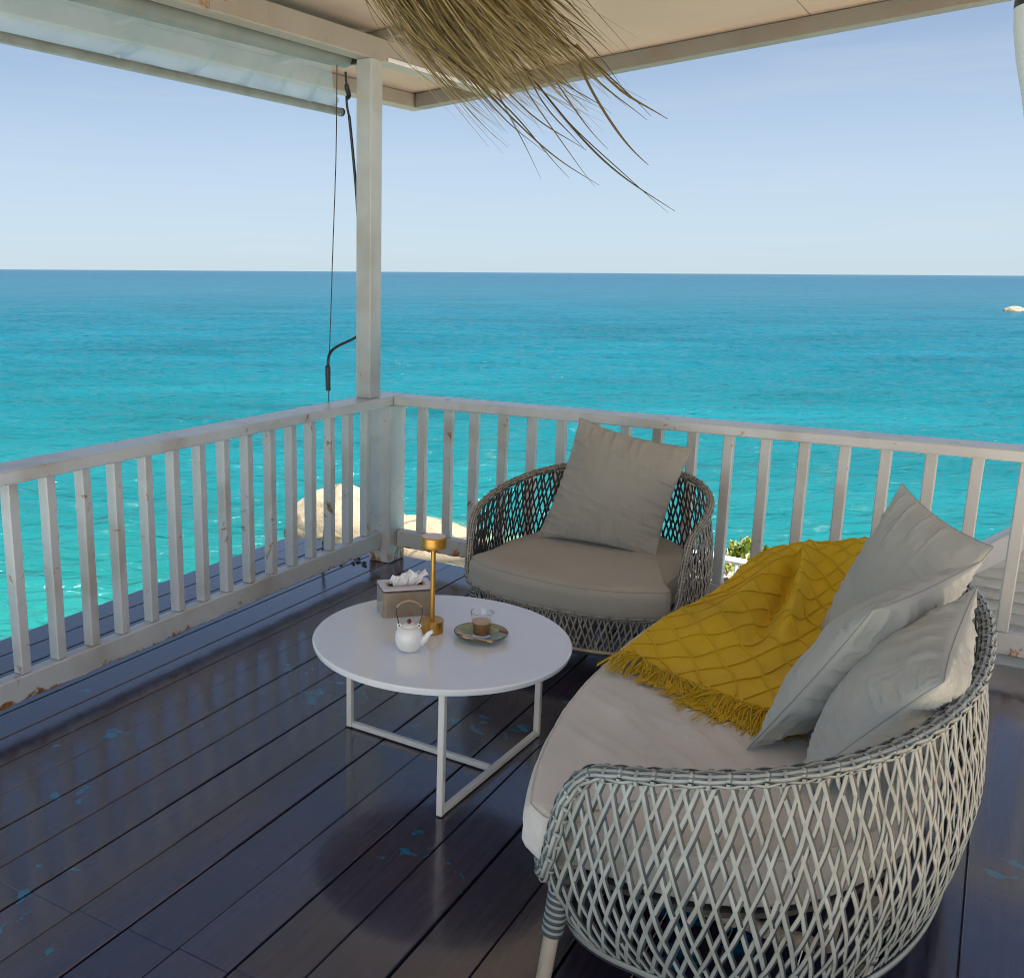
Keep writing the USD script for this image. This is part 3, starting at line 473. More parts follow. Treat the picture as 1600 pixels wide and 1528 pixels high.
def rim(tub, core_r, step, w):
    q = np.linspace(0, tub.L, 1500, endpoint=False); z = tub.Z[np.floor(tub.idx(q)).astype(int) % tub.N]; z = tub.lerp(tub.Z, q)
    C, N = tub.surf(q, z, 0.004)
    d = np.r_[0, np.cumsum(np.linalg.norm(np.diff(np.vstack([C, C[:1]]), axis=0), axis=1))]; L = d[-1]
    Cc = np.vstack([C, C[:1]]); Nc = np.vstack([N, N[:1]])
    at = lambda s: np.stack([np.interp(np.asarray(s) % L, d, Cc[:, j]) for j in range(3)], -1)
    nt = lambda s: np.stack([np.interp(np.asarray(s) % L, d, Nc[:, j]) for j in range(3)], -1)
    def fr(s):
        t = at(s + 0.008) - at(s - 0.008); t /= np.linalg.norm(t, axis=1, keepdims=True); n = nt(s); n -= t * (n * t).sum(1, keepdims=True); n /= np.linalg.norm(n, axis=1, keepdims=True)
        return t, n, np.cross(n, t)
    m = int(L / 0.014); s = np.linspace(0, L, m); c = at(s); core = tube(c, core_r * 0.82, 8)
    longs = []
    nw = int(L / step); 
    for j, ang in enumerate((-70, -32, 5, 42, 80, 118, 160, 205, 250)):
        ph = j * math.pi
        ss = np.linspace(0, L, int(L / step * 8)); t, n, b = fr(ss)
        if (b[:, 2].mean() < 0): b = -b
        rad = core_r * (1.02 + 0.16 * np.sin(ss / L * nw * math.pi + ph))
        a = math.radians(ang); dirv = math.cos(a) * n + math.sin(a) * b
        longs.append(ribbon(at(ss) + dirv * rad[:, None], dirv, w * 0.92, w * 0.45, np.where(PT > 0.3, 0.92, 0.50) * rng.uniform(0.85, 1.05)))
    wraps = []
    for i in range(nw):
        s0 = np.array([(i + 0.5) * L / nw]); p = at(s0)[0]; t, n, b = (x[0] for x in fr(s0)); a = np.linspace(0, 2 * math.pi, 19)
        rad = core_r * (1.06 + 0.20 * np.cos(3.6 * a + i * math.pi)); lean = 0.004 * np.sin(a)
        D = np.cos(a)[:, None] * n + np.sin(a)[:, None] * b
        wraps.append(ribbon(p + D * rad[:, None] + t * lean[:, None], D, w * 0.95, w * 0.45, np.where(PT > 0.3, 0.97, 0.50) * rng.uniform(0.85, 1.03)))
    return core, longs, wraps
def legs(t, tub, feet, wrap_to, r0, r1):
    for (q, foot, zt) in feet:
        top = tub.surf(np.array([q]), np.array([zt]), -0.035)[0][0]; P = np.linspace(top, foot, 14)
        L_ = t.part('leg', tube(P, np.linspace(r0, r1, 14), 16, ref=(1, 0, 0)), 'leg_wood', 40)
        n = 18; ring, tone = [], []
        for k in range(n):
            s = (0.02 + wrap_to * k / n); c = top + (np.array(foot) - top) * s; ax = (np.array(foot) - top); ax = ax / np.linalg.norm(ax)
            m = trimesh.creation.torus(r0 + (r1 - r0) * s + 0.0016, 0.0052, 18, 6); m.apply_transform(trimesh.geometry.align_vectors([0, 0, 1], ax)); m.apply_translation(c)
            ring.append(m); tone.append(np.full(len(m.vertices), 0.85 if k % 2 == 0 else 0.10))
        L_.part('cord_wrap', cat_(ring), 'wicker', True, tone=np.concatenate(tone))
def seat_cushion(tub, z0, z1, inset, over, seed, wr):
    N = 360; i = (np.arange(N) * tub.N / N).astype(int); P, Nn = tub.P[i], tub.Nn[i]
    fr_ = np.clip(-(P[:, 1] + tub.e - 0.02) / 0.05, 0, 1); off = -inset * (1 - fr_) + over * fr_
    E = P + Nn * off[:, None]; cen = np.c_[E[:, 0] * 0.6, np.full(N, (tub.b - tub.e) / 2 - 0.06)]
    prof = [(0.10, -0.0), (0.03, 0.004), (0.008, 0.018), (0.0, 0.035), (0.002, 0.06), (0.0, 0.085), (0.004, 0.105), (0.014, 0.121), (0.03, 0.130), (0.06, 0.134)]
    H = z1 - z0; rings = []
    for d, h in prof: rings.append(np.c_[E - Nn * d, np.full(N, z0 + h * H / 0.134)])
    base = E - Nn * 0.06
    for k in range(1, 26):
        f = k / 25; p = base * (1 - f) + cen * f; rings.append(np.c_[p, np.full(N, z1 + 0.012 * (1 - (1 - f) ** 2))])
    V = np.array(rings); Vw = tub.world(V.reshape(-1, 3)).reshape(V.shape)
    d = wr(Vw); Vw[..., 2] += d * np.clip((V[..., 2] - z0 - 0.3 * H) / (0.7 * H), 0, 1)
    Vw[..., :2] += (0.006 * (fbm(Vw * (9, 9, 3), 3, seed) - 0.5))[..., None]
    bot = Vw[:1].mean(1)
    v = np.vstack([Vw.reshape(-1, 3), bot]); f = grid_faces(len(rings), N, True); c = len(v) - 1; j = np.arange(N)
    f = np.vstack([f, np.stack([np.full(N, c), (j + 1) % N, j], -1)])
    m = trimesh.Trimesh(v, f, process=False); 
    if m.volume < 0: m.invert()
    piping = tube(np.vstack([Vw[7], Vw[7][:1]]) + (0, 0, 0.0005), 0.0028, 6)
    return m, piping
def woven_seat(name, label, cat, tub, n, slope, w, h, core_r, step, rimw, feet, individual, z1, cloth_, over, wr, seed, cush_label, wk):
    o = tub.world(np.array([[0, 0.2, 0]]))[0]; o[2] = 0
    t = Thing(name, o, label, cat)
    strands = weave(tub, n, slope, w, h, seed, 0.016 if individual else 0.022)
    if individual:
        for m, tn in strands[:300]: t.part('wicker_strand', m, wk, True, tone=tn)
        if strands[300:]:
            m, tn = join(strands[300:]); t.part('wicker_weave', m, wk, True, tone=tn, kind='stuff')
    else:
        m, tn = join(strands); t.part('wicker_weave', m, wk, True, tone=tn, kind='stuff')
    core, longs, wraps = rim(tub, core_r, step, rimw)
    rm = t.part('rim', core, 'wicker_core', True)
    m, tn = join(longs); rm.part('rim_strands', m, wk, True, tone=tn); m, tn = join(wraps); rm.part('rim_wrapping', m, wk, True, tone=tn)
    q = np.linspace(0, tub.L, 200); C, N = tub.surf(q, np.full(200, 0.112)); 
    bh = t.part('base_hoop', tube(C, 0.013, 8), 'wicker_core', True)
    C2, N2 = tub.surf(q, np.full(200, 0.118), 0.010); m, tn = ribbon(C2, N2, 0.010, 0.006); bh.part('hoop_binding', m, wk, True, tone=tn)
    legs(t, tub, feet, 0.46, 0.0185, 0.0155)
    # straight cane rails below the cushion, bound with cord
    a, b, e = tub.a, tub.b, tub.e
    for u in (-a + 0.17, a - 0.17):
        P = tub.world(np.c_[np.full(60, u), np.linspace(-e + 0.10, b * 0.62, 60), np.full(60, 0.235)])
        t.part('side_rail', tube(P, 0.017 + 0.0022 * np.sin(np.arange(60) * 2.1), 10), 'wrapped_cane', True)
    P = tub.world(np.c_[np.linspace(-a * 0.8, a * 0.8, 60), np.full(60, b - 0.20), np.full(60, 0.235)]); t.part('back_rail', tube(P, 0.016, 10), 'wrapped_cane', True)
    fl = tub.poly.buffer(-0.06); fp = np.array(fl.simplify(0.01).exterior.coords); m = trimesh.creation.extrude_polygon(sg.Polygon(fp), 0.012, engine='earcut')
    v = tub.world(m.vertices + (0, 0, z1 - 0.150)); fm = trimesh.Trimesh(v, m.faces)
    if fm.volume < 0: fm.invert()
    t.part('seat_base', fm, 'wicker_core')
    cu, pp = seat_cushion(tub, z1 - 0.134, z1, 0.045, over, seed, wr)
    ct = Thing('seat_cushion', o + (0, 0, z1 - 0.134), cush_label, 'cushion'); ct.part('cover', cu, cloth_, True); ct.part('piping', pp, cloth_, True)
    return t
sofa_tub = Tub(0.92, 0.575, 0.16, 0.16, (2.145, -1.655, 0), '-x')
chair_tub = Tub(0.438, 0.600, 0.205, 0.15, (1.322, -0.595, 0), '-y')
def qn(tub, u, v): return np.argmin(np.hypot(tub.P[:, 0] - u, tub.P[:, 1] - v)) / tub.N * tub.L
def feet(tub, wf):
    out = []
    for su in (1, -1):
        q = qn(tub, su * tub.a, -tub.e); top = tub.surf(np.array([q]), np.array([0.285]), -0.02)[0][0]
        c = tub.world(np.array([[0, 0.2, 0]]))[0]; d = top - c; d[2] = 0; d /= np.linalg.norm(d)
        out.append((q, np.array([*(top + d * 0.035)[:2], 0.0005]), 0.285))
    for su in (1, -1):
        q = qn(tub, su * tub.a * 0.72, tub.b * 0.9); top = tub.surf(np.array([q]), np.array([0.2]), -0.05)[0][0]
        out.append((q, np.array([*top[:2], 0.0005]), 0.30))
    return out
def wr_sofa(p):
    x, y = p[..., 0], p[..., 1]
    a = np.exp(-(((x - 2.05) / 0.22) ** 2 + ((y + 2.05) / 0.30) ** 2))
    ph = (y * 0.75 + x * 0.66) * 1.0
    w = 0.020 * a * ((1 - np.abs(2 * fbm(np.stack([ph * 15, (x - y) * 1.6, 0 * x], -1), 3, 6) - 1) * 1.8).clip(0, 1) ** 2 - 0.3)
    return w + 0.010 * (fbm(np.stack([x * 5, y * 5, 0 * x], -1), 3, 2) - 0.5)
def wr_chair(p):
    x, y = p[..., 0], p[..., 1]
    return 0.012 * (fbm(np.stack([x * 6, y * 5, 0 * x], -1), 3, 5) - 0.5)
woven_seat('woven_sofa', 'grey white woven wicker loveseat with rounded basket back, in the foreground', 'sofa', sofa_tub, 158, 0.31, 0.0066, 0.0032, 0.0150, 0.033, 0.0056,
           feet(sofa_tub, 0), True, 0.428, 'seat_cloth', 0.050, wr_sofa, 5, 'cream seat cushion of the loveseat, partly under the mustard throw', 'wicker')
woven_seat('woven_armchair', 'grey woven wicker armchair with rounded basket back, standing by the far railing', 'armchair', chair_tub, 124, 0.31, 0.0052, 0.0026, 0.0130, 0.032, 0.0050,
           feet(chair_tub, 0), False, 0.405, 'chair_cloth', 0.022, wr_chair, 9, 'taupe seat cushion filling the armchair by the railing', 'brown_wicker')

# ------------------------------------------------------------------ pillows
def pillow(name, BL, BR, TR, TL, thick, label, seed, amp=1.0, pinch=0.085, group=None, cl='pillow_cloth'):
    BL, BR, TR, TL = (np.array(q, float) for q in (BL, BR, TR, TL)); n = 110
    g = np.linspace(-1, 1, n); g = np.sign(g) * (1 - (1 - np.abs(g)) ** 1.35); U, V = np.meshgrid(g, g, indexing='ij')
    x = U * (1 - pinch * (1 - V ** 2) * U ** 2); y = V * (1 - pinch * (1 - U ** 2) * V ** 2)
    s, t = (x + 1) / 2, (y + 1) / 2
    P = ((1 - s) * (1 - t))[..., None] * BL + (s * (1 - t))[..., None] * BR + (s * t)[..., None] * TR + ((1 - s) * t)[..., None] * TL
    nrm = np.cross(BR - BL, TL - BL); nrm /= np.linalg.norm(nrm); L = np.linalg.norm(BR - BL)
    eu, ev = 1 - np.abs(U), 1 - np.abs(V); e = np.minimum(eu, ev)
    h = np.clip((1 - U ** 2), 0, 1) ** 0.42 * np.clip((1 - V ** 2), 0, 1) ** 0.42
    h = h * (0.70 + 0.30 * (1 - U ** 2) * (1 - V ** 2)) * (1 - 0.30 * (np.abs(U) * np.abs(V)) ** 2)
    out = []
    for side in (1, -1):
        k = seed + (3 if side > 0 else 8)
        # pleats running in from the seams, soft dents, sagging creases
        f1 = fbm(np.stack([V * 6 + 1.2 * U, np.abs(U) * 1.1, 0 * U + k], -1), 3, k) ; f2 = fbm(np.stack([U * 6 + 1.2 * V, np.abs(V) * 1.1, 0 * U + k + 9], -1), 3, k + 1); f1, f2 = ((1 - np.abs(2 * q_ - 1) * 1.6).clip(0, 1) ** 2.5 - 0.45 + 0.5 * (q_ - 0.5) for q_ in (f1, f2))
        wr = 0.021 * (f1 * np.exp(-eu / 0.34) + f2 * np.exp(-ev / 0.34)) * np.clip(e * 14, 0, 1) * (1 - 0.85 * np.clip(np.abs(U * V) - 0.45, 0, 0.5) / 0.5)
        soft = 0.032 * (fbm(np.stack([U * 1.6 + k, V * 1.6, U + V], -1), 3, k + 2) - 0.5) * np.clip(e * 2.5, 0, 1)
        crease = 0.014 * (fbm(np.stack([(U * 0.35 + V) * 4.2, (U - 0.35 * V) * 0.9, 0 * U + k], -1), 3, k + 4) - 0.5) * np.clip(e * 3, 0, 1)
        d = side * (thick / 2 * h + amp * (wr + soft + crease) * L / 0.5)
        out.append(P + nrm * d[..., None])
    A, B = out[0].reshape(-1, 3), out[1].reshape(-1, 3); f = grid_faces(n, n)
    m = trimesh.Trimesh(np.vstack([A, B]), np.vstack([f, f[:, ::-1] + n * n]), process=False); m.merge_vertices()
    if m.volume < 0: m.invert()
    edge = np.vstack([P[:, 0], P[-1, 1:], P[-2::-1, -1], P[0, -2::-1]])
    edge = edge[::2]
    t = Thing(name, (BL + BR) / 2, label, 'pillow', group)
    t.part('cover', m, cl, True); t.part('seam', tube(edge, 0.0013, 6), 'pillow_seam', True)
pillow('throw_pillow', (1.045, -0.46, 0.415), (1.572, -0.455, 0.405), (1.625, -0.205, 0.835), (1.165, -0.33, 0.94), 0.19, 'square taupe pillow leaning in the armchair', 3, cl='taupe_cloth')
pillow('throw_pillow', (2.285, -1.15, 0.445), (2.53, -1.44, 0.42), (2.715, -1.33, 0.845), (2.467, -1.09, 0.945), 0.19, 'grey green pillow farthest from the viewer on the loveseat, beside the throw', 21)
pillow('throw_pillow', (2.41, -1.62, 0.44), (2.275, -2.05, 0.445), (2.500, -2.00, 0.825), (2.695, -1.57, 0.865), 0.185, 'grey green pillow between the two others on the loveseat, seen along its edge', 34, 1.1)
pillow('throw_pillow', (2.50, -1.78, 0.46), (2.41, -2.18, 0.46), (2.655, -2.19, 0.762), (2.690, -1.76, 0.850), 0.205, 'pale pillow nearest the viewer on the loveseat, leaning on the woven back', 47, 1.2)

# ------------------------------------------------------------------ mustard throw with fringe
def throw():
    from scipy.interpolate import RectBivariateSpline
    rows = [  # from outside the far arm, over it, down to the fringe; four points across each
        [(1.975, -0.655, 0.30), (2.09, -0.650, 0.32), (2.21, -0.645, 0.36), (2.34, -0.64, 0.40)],
        [(1.975, -0.700, 0.505), (2.10, -0.700, 0.575), (2.222, -0.695, 0.612), (2.36, -0.69, 0.655)],
        [(1.978, -0.775, 0.530), (2.10, -0.775, 0.590), (2.223, -0.775, 0.622), (2.36, -0.775, 0.655)],
        [(1.945, -1.02, 0.495), (2.08, -0.93, 0.515), (2.22, -0.90, 0.535), (2.345, -0.90, 0.57)],
        [(1.895, -1.25, 0.485), (2.06, -1.19, 0.492), (2.21, -1.12, 0.487), (2.34, -1.08, 0.495)],
        [(1.850, -1.45, 0.465), (2.04, -1.45, 0.462), (2.215, -1.42, 0.458), (2.36, -1.36, 0.462)],
        [(1.822, -1.635, 0.452), (2.02, -1.715, 0.449), (2.195, -1.785, 0.447), (2.36, -1.78, 0.447)]]
    R = np.array(rows); a = np.linspace(0, 1, 7); b = np.linspace(0, 1, 4)
    n1, n2 = 420, 330; s1, s2 = np.linspace(0, 1, n1), np.linspace(0, 1, n2)
    P = np.stack([RectBivariateSpline(a, b, R[..., j], kx=3, ky=3)(s1, s2) for j in range(3)], -1)
    A, B = np.meshgrid(s1, s2, indexing='ij')
    du, dv = np.gradient(P, axis=0), np.gradient(P, axis=1); N = np.cross(du, dv); N /= np.linalg.norm(N, axis=-1, keepdims=True); N *= np.sign(N[..., 2].mean())
    fold = 0.075 * np.exp(-((B - 0.62 - 0.18 * (A - 0.5)) / 0.055) ** 2) * np.clip((A - 0.25) / 0.15, 0, 1) * np.clip((0.86 - A) / 0.3, 0, 1) - 0.045 * np.exp(-((B - 0.50 - 0.10 * (A - 0.5)) / 0.06) ** 2) * np.clip((A - 0.3) / 0.15, 0, 1) * np.clip((0.9 - A) / 0.3, 0, 1)
    fold = fold + 0.036 * np.exp(-((B - 0.30 + 0.25 * (A - 0.5)) / 0.08) ** 2) * np.clip((A - 0.3) / 0.2, 0, 1) * np.clip((0.95 - A) / 0.3, 0, 1)
    soft = 0.022 * (fbm(np.stack([A * 4.0, B * 4.2, 0 * A], -1), 3, 4) - 0.45)
    # raised diamond cables of the knit
    wa, wb = 21.0, 10.5
    jit = 0.10 * (fbm(np.stack([A * 9, B * 5, 0 * A], -1), 2, 8) - 0.5)
    p, q = A * wa / 2 + B * wb / 2 + jit, A * wa / 2 - B * wb / 2 + jit
    lp, lq = np.abs(p - np.round(p)), np.abs(q - np.round(q))
    cable = 0.0030 * np.maximum(np.exp(-(lp / 0.10) ** 2), np.exp(-(lq / 0.10) ** 2))
    P = P + N * (fold + soft + cable)[..., None]; P[..., 2] = np.where(A > 0.5, np.maximum(P[..., 2], 0.4455 + np.maximum(wr_sofa(P), 0)), P[..., 2])
    top = P.reshape(-1, 3); low = (P - N * 0.006).reshape(-1, 3); f = grid_faces(n1, n2)
    m = trimesh.Trimesh(np.vstack([top, low]), np.vstack([f, f[:, ::-1] + n1 * n2]), process=False)
    if m.face_normals[n2 * 200][2] < 0: m.invert()
    t = Thing('throw_blanket', (2.1, -1.2, 0.43), 'mustard yellow knitted throw with fringe draped over the loveseat arm and seat', 'throw')
    kn = t.part('knit', m, 'throw_wool', True)
    from scipy.interpolate import RegularGridInterpolator
    G = RegularGridInterpolator((s1, s2), np.concatenate([P, N], -1)); lines = []
    for sg_n in (1, -1):
        for c in range(-8, 20):
            bb = np.linspace(0.012, 0.988, 260); aa = (c - sg_n * bb * wb / 2) / (wa / 2)
            aa = aa + 0.006 * np.sin(bb * 30 + c) + 0.010 * (fbm(np.stack([bb * 5, 0 * bb + c, 0 * bb], -1), 2, 4) - 0.5); ok = (aa > 0.06) & (aa < 0.992)
            if ok.sum() < 8: continue
            q = G(np.c_[aa[ok], bb[ok]]); k_ = np.arange(ok.sum()); pts = q[:, :3] + q[:, 3:] * 0.0022
            tw = np.cross(np.gradient(pts, axis=0), q[:, 3:]); tw /= np.maximum(np.linalg.norm(tw, axis=1, keepdims=True), 1e-9)
            for ph in (0, math.pi): lines.append(tube(pts + tw * (0.0017 * np.sin(k_ * 1.1 + ph))[:, None] + q[:, 3:] * (0.0012 * np.cos(k_ * 1.1 + ph))[:, None], 0.0021, 5, ref=(0.2, 0.3, 1)))
    kn.part('cable_stitch', cat_(lines), 'throw_wool', True)
    r = np.random.default_rng(12); E = P[-1]; D = P[-1] - P[-8]; D[:, 2] = 0; D /= np.linalg.norm(D, axis=1, keepdims=True)
    for k in range(52):
        i = (k + 0.5) / 52; c = np.array([np.interp(i, s2, E[:, j]) for j in range(3)]); d = np.array([np.interp(i, s2, D[:, j]) for j in range(3)]); yarn = []
        sway = r.normal(0, 0.25); side = np.array([-d[1], d[0], 0])
        length = 0.120 + 0.030 * r.uniform(-1, 1) - 0.05 * max(0, 0.2 - i) / 0.2 + 0.035 * math.exp(-((i - 0.72) / 0.14) ** 2)
        for y in range(10):
            s = np.linspace(0, 1, 9); l = length * r.uniform(0.8, 1.15); a = sway + r.normal(0, 0.22); cu = r.normal(0, 0.5)
            o = c + side * r.uniform(-0.006, 0.006)
            pts = o + d * (l * s * math.cos(a))[:, None] + side * (l * (math.sin(a) * s + 0.12 * cu * s * s))[:, None]
            pts[:, 2] = np.maximum(0.4435 + np.maximum(wr_sofa(pts), -0.002), c[2] - 0.012 * s + 0.016 * np.sin(s * math.pi) * r.uniform(0, 1) + 0.005 * y / 7 - 0.008 * s)
            if pts[-1, 0] < 1.84: pts[:, 2] -= 0.10 * np.clip(1.835 - pts[:, 0], 0, 1)
            yarn.append(tube(pts, np.linspace(0.0019, 0.0014, 9), 4))
        t.part('tassel', cat_(yarn), 'throw_wool', True)
throw()

# ------------------------------------------------------------------ coffee table
TC, TZ = np.array([1.280, -1.750]), 0.421
tb = Thing('coffee_table', (TC[0], TC[1], 0), 'round white coffee table on thin white metal legs', 'table')
tb.part('tabletop', lathe([(0, -0.021), (0.398, -0.021), (0.406, -0.019), (0.409, -0.012), (0.409, -0.004), (0.405, 0.0), (0, 0.0)], 128, (TC[0], TC[1], TZ)), 'table_white', 30)
F = [np.array([0.913, -1.725]), np.array([1.455, -2.055]), np.array([1.487, -1.434])]
for f_ in F: tb.part('leg', cbox(f_[0] - 0.0098, f_[0] + 0.0098, f_[1] - 0.0098, f_[1] + 0.0098, 0.004, TZ - 0.0212, 0.002), 'white_metal')
def bar(p, q, z0, z1, w):
    p, q = np.array(p), np.array(q); d = (q - p) / np.linalg.norm(q - p); L = np.linalg.norm(q - p); m = cbox(0, L, -w, w, z0, z1, 0.002)
    R = np.eye(4); R[:2, 0] = d; R[:2, 1] = [-d[1], d[0]]; R[:2, 3] = p; m.apply_transform(R); return m
dA = (F[2] - F[1]) / np.linalg.norm(F[2] - F[1]); mid = F[1] + dA * 0.315
tb.part('base_bar', bar(F[1] + dA * 0.012, F[2] - dA * 0.012, 0.0045, 0.0235, 0.0088), 'white_metal'); tb.part('base_bar', bar(F[0] + (0.012, 0), mid - (0.011, 0), 0.0045, 0.0235, 0.0088), 'white_metal')
for f_ in F: tb.part('foot_pad', lathe([(0, 0.0002), (0.010, 0.0002), (0.010, 0.004), (0, 0.004)], 14, (f_[0], f_[1], 0)), 'black_metal')
z = TZ + 0.0006
def roundrect(w, d, r): return sg.box(-w / 2 + r, -d / 2 + r, w / 2 - r, d / 2 - r).buffer(r, quad_segs=6)
# lamp
lp = Thing('table_lamp', (1.2345, -1.730, z), 'slim brass cordless lamp with a flat round head on the coffee table', 'lamp')
lp.part('base', lathe([(0, 0), (0.0355, 0), (0.037, 0.002), (0.037, 0.040), (0.0355, 0.0425), (0, 0.0425)], 48, lp.at), 'brass', 30)
lp.part('stem', lathe([(0, 0.0425), (0.0078, 0.0425), (0.0078, 0.285), (0, 0.285)], 24, lp.at), 'brass', 30)
hd = lp.part('head', lathe([(0, 0.279), (0.036, 0.279), (0.0395, 0.281), (0.0405, 0.284), (0.0405, 0.290), (0.0398, 0.2906), (0.0398, 0.2914), (0.0405, 0.292), (0.0405, 0.314), (0.039, 0.3165), (0.0375, 0.317), (0, 0.317)], 64, lp.at), 'brass', 25)
hd.part('top_plate', lathe([(0, 0.3172), (0.0365, 0.3172), (0.0365, 0.3178), (0, 0.3178)], 48, lp.at), 'lamp_top', 25)
# tissue box
FL, FR, BK = pl(599, 966, z), pl(672, 961, z), pl(588, 950, z)
ex = (FR - FL)[:2]; ex /= np.linalg.norm(ex); Wd = 0.178; Dp = 0.118; ey = np.array([-ex[1], ex[0]])
bc = np.array([*(FL[:2] + ex * Wd / 2 + ey * Dp / 2), z]); RB = np.eye(4); RB[:2, 0], RB[:2, 1], RB[:3, 3] = ex, ey, bc
bx = Thing('tissue_box', bc, 'smoky see-through tissue box with wooden slot lid and a white tissue, on the coffee table', 'tissue box')
def inbox(m): m = m.copy(); m.apply_transform(RB); return m
outer = roundrect(Wd, Dp, 0.014); ring = outer.difference(roundrect(Wd - 0.005, Dp - 0.005, 0.012))
bx.part('box_side', inbox(trimesh.creation.extrude_polygon(ring, 0.086, engine='earcut')), 'smoked_acrylic', 30)
m = trimesh.creation.extrude_polygon(roundrect(Wd - 0.006, Dp - 0.006, 0.012), 0.004, engine='earcut'); bx.part('bottom', inbox(m), 'box_rim', 30)
m = cbox(-0.075, 0.075, -0.046, 0.046, 0.005, 0.066, 0.006); bx.part('tissue_stack', inbox(m), 'sugar_paper')
slot = roundrect(0.125, 0.036, 0.016); m = trimesh.creation.extrude_polygon(roundrect(Wd + 0.003, Dp + 0.003, 0.015).difference(slot), 0.006, engine='earcut'); m.apply_translation((0, 0, 0.0862)); rimp = bx.part('lid_rim', inbox(m), 'box_rim', 30)
m = trimesh.creation.extrude_polygon(roundrect(Wd, Dp, 0.014).difference(roundrect(0.136, 0.060, 0.014)), 0.004, engine='earcut'); m.apply_translation((0, 0, 0.0923)); bx.part('lid', inbox(m), 'box_lid', 30)
m = trimesh.creation.extrude_polygon(roundrect(0.1355, 0.0595, 0.0138).difference(slot), 0.0032, engine='earcut'); m.apply_translation((0, 0, 0.0923)); bx.part('slot_plate', inbox(m), 'box_wood', 30)
a, b = np.meshgrid(np.linspace(-1, 1, 46), np.linspace(0, 1, 30), indexing='ij')
tri = lambda q: 2 * np.abs(q - np.floor(q + 0.5)) - 0.5
tx = a * (0.040 + 0.026 * b) + 0.006 * tri(b * 1.7 + a) + 0.012 * b; ty = 0.016 * tri(a * 1.6 + 0.35 * b) * (0.3 + 0.9 * b) + 0.010 * tri(a * 2.9 - b * 1.2 + 0.3) * b - 0.016 * b * a
tz_ = 0.088 + b * (0.060 - 0.034 * np.clip(-a, 0, 1) ** 1.3 - 0.014 * np.clip(a - 0.4, 0, 1)) + 0.010 * tri(a * 1.9 + b * 0.8 + 0.2) * b - 0.020 * np.clip(b - 0.78, 0, 1) * 4.5 * (0.5 + tri(a * 1.3)); ty += 0.030 * np.clip(b - 0.70, 0, 1) * 2 * tri(a * 1.1 + 0.4)
ts = trimesh.Trimesh(np.stack([tx, ty, tz_], -1).reshape(-1, 3), grid_faces(46, 30), process=False)
ts2 = trimesh.Trimesh(np.stack([tx * 0.9 - 0.006, 0.018 - ty * 0.8, 0.088 + (tz_ - 0.088) * 0.8], -1).reshape(-1, 3), grid_faces(46, 30), process=False)
bx.part('tissue', cat_([inbox(ts), inbox(ts2)]), 'tissue_paper', True)
# teapot
TP = np.array([1.2500, -1.901, z]); tp = Thing('teapot', TP, 'small white ceramic teapot with arched cane handle and red knob', 'teapot')
bp = spline([(0.0, 0.0005, 0), (0.030, 0.0005, 0), (0.034, 0.004, 0), (0.0405, 0.018, 0), (0.0432, 0.036, 0), (0.0405, 0.056, 0), (0.032, 0.069, 0), (0.0245, 0.0735, 0), (0.0235, 0.0735, 0)], 40)[:, :2]
body = tp.part('body', lathe(np.vstack([bp, [(0.0, 0.0733)]]), 64, TP), 'ceramic', 40)
tp.part('lid', lathe([(0, 0.0745), (0.0238, 0.0745), (0.0245, 0.0755), (0.023, 0.0785), (0.014, 0.083), (0, 0.085)], 48, TP), 'ceramic', 40)
kn = trimesh.creation.icosphere(3, 0.0068); kn.apply_translation(TP + (0, 0, 0.0905)); tp.part('knob', cat_([kn, lathe([(0, 0.083), (0.004, 0.083), (0.004, 0.088), (0, 0.088)], 12, TP)]), 'red_bead', True)
sd = rt[:2] / np.linalg.norm(rt[:2]); sd3 = np.array([sd[0], sd[1], 0]); bk = np.array([-sd[1], sd[0], 0])
spd = sd3 * 0.93 - bk * 0.36; spd /= np.linalg.norm(spd)
P = spline([spd * 0.034 + (0, 0, 0.026), spd * 0.050 + (0, 0, 0.040), spd * 0.064 + (0, 0, 0.0600), spd * 0.076 + (0, 0, 0.0690)], 16) + TP
body.part('spout', tube(P, np.linspace(0.0128, 0.0052, 16), 20), 'ceramic', True)
for s in (-1, 1):
    lug = trimesh.creation.torus(0.0052, 0.0022, 16, 8); lug.apply_transform(trimesh.geometry.align_vectors([0, 0, 1], bk)); lug.apply_translation(TP + sd3 * s * 0.0300 + (0, 0, 0.0760)); body.part('lug', lug, 'ceramic', True)
hp = spline([sd3 * s_ * 1.0 + np.array([0, 0, h_]) for s_, h_ in ((-0.0305, 0.074), (-0.0345, 0.095), (-0.040, 0.118), (-0.035, 0.139), (-0.018, 0.152), (0, 0.156), (0.018, 0.152), (0.035, 0.139), (0.040, 0.118), (0.0345, 0.095), (0.0305, 0.074))], 60) + TP
ht = tp.part('handle', tube(hp, 0.0018, 8, ref=bk), 'dark_wire', True); ht.part('cane_grip', tube(hp[17:43], 0.0035 + 0.0004 * np.sin(np.arange(26) * 2.2), 10, ref=bk), 'handle_cane', True)
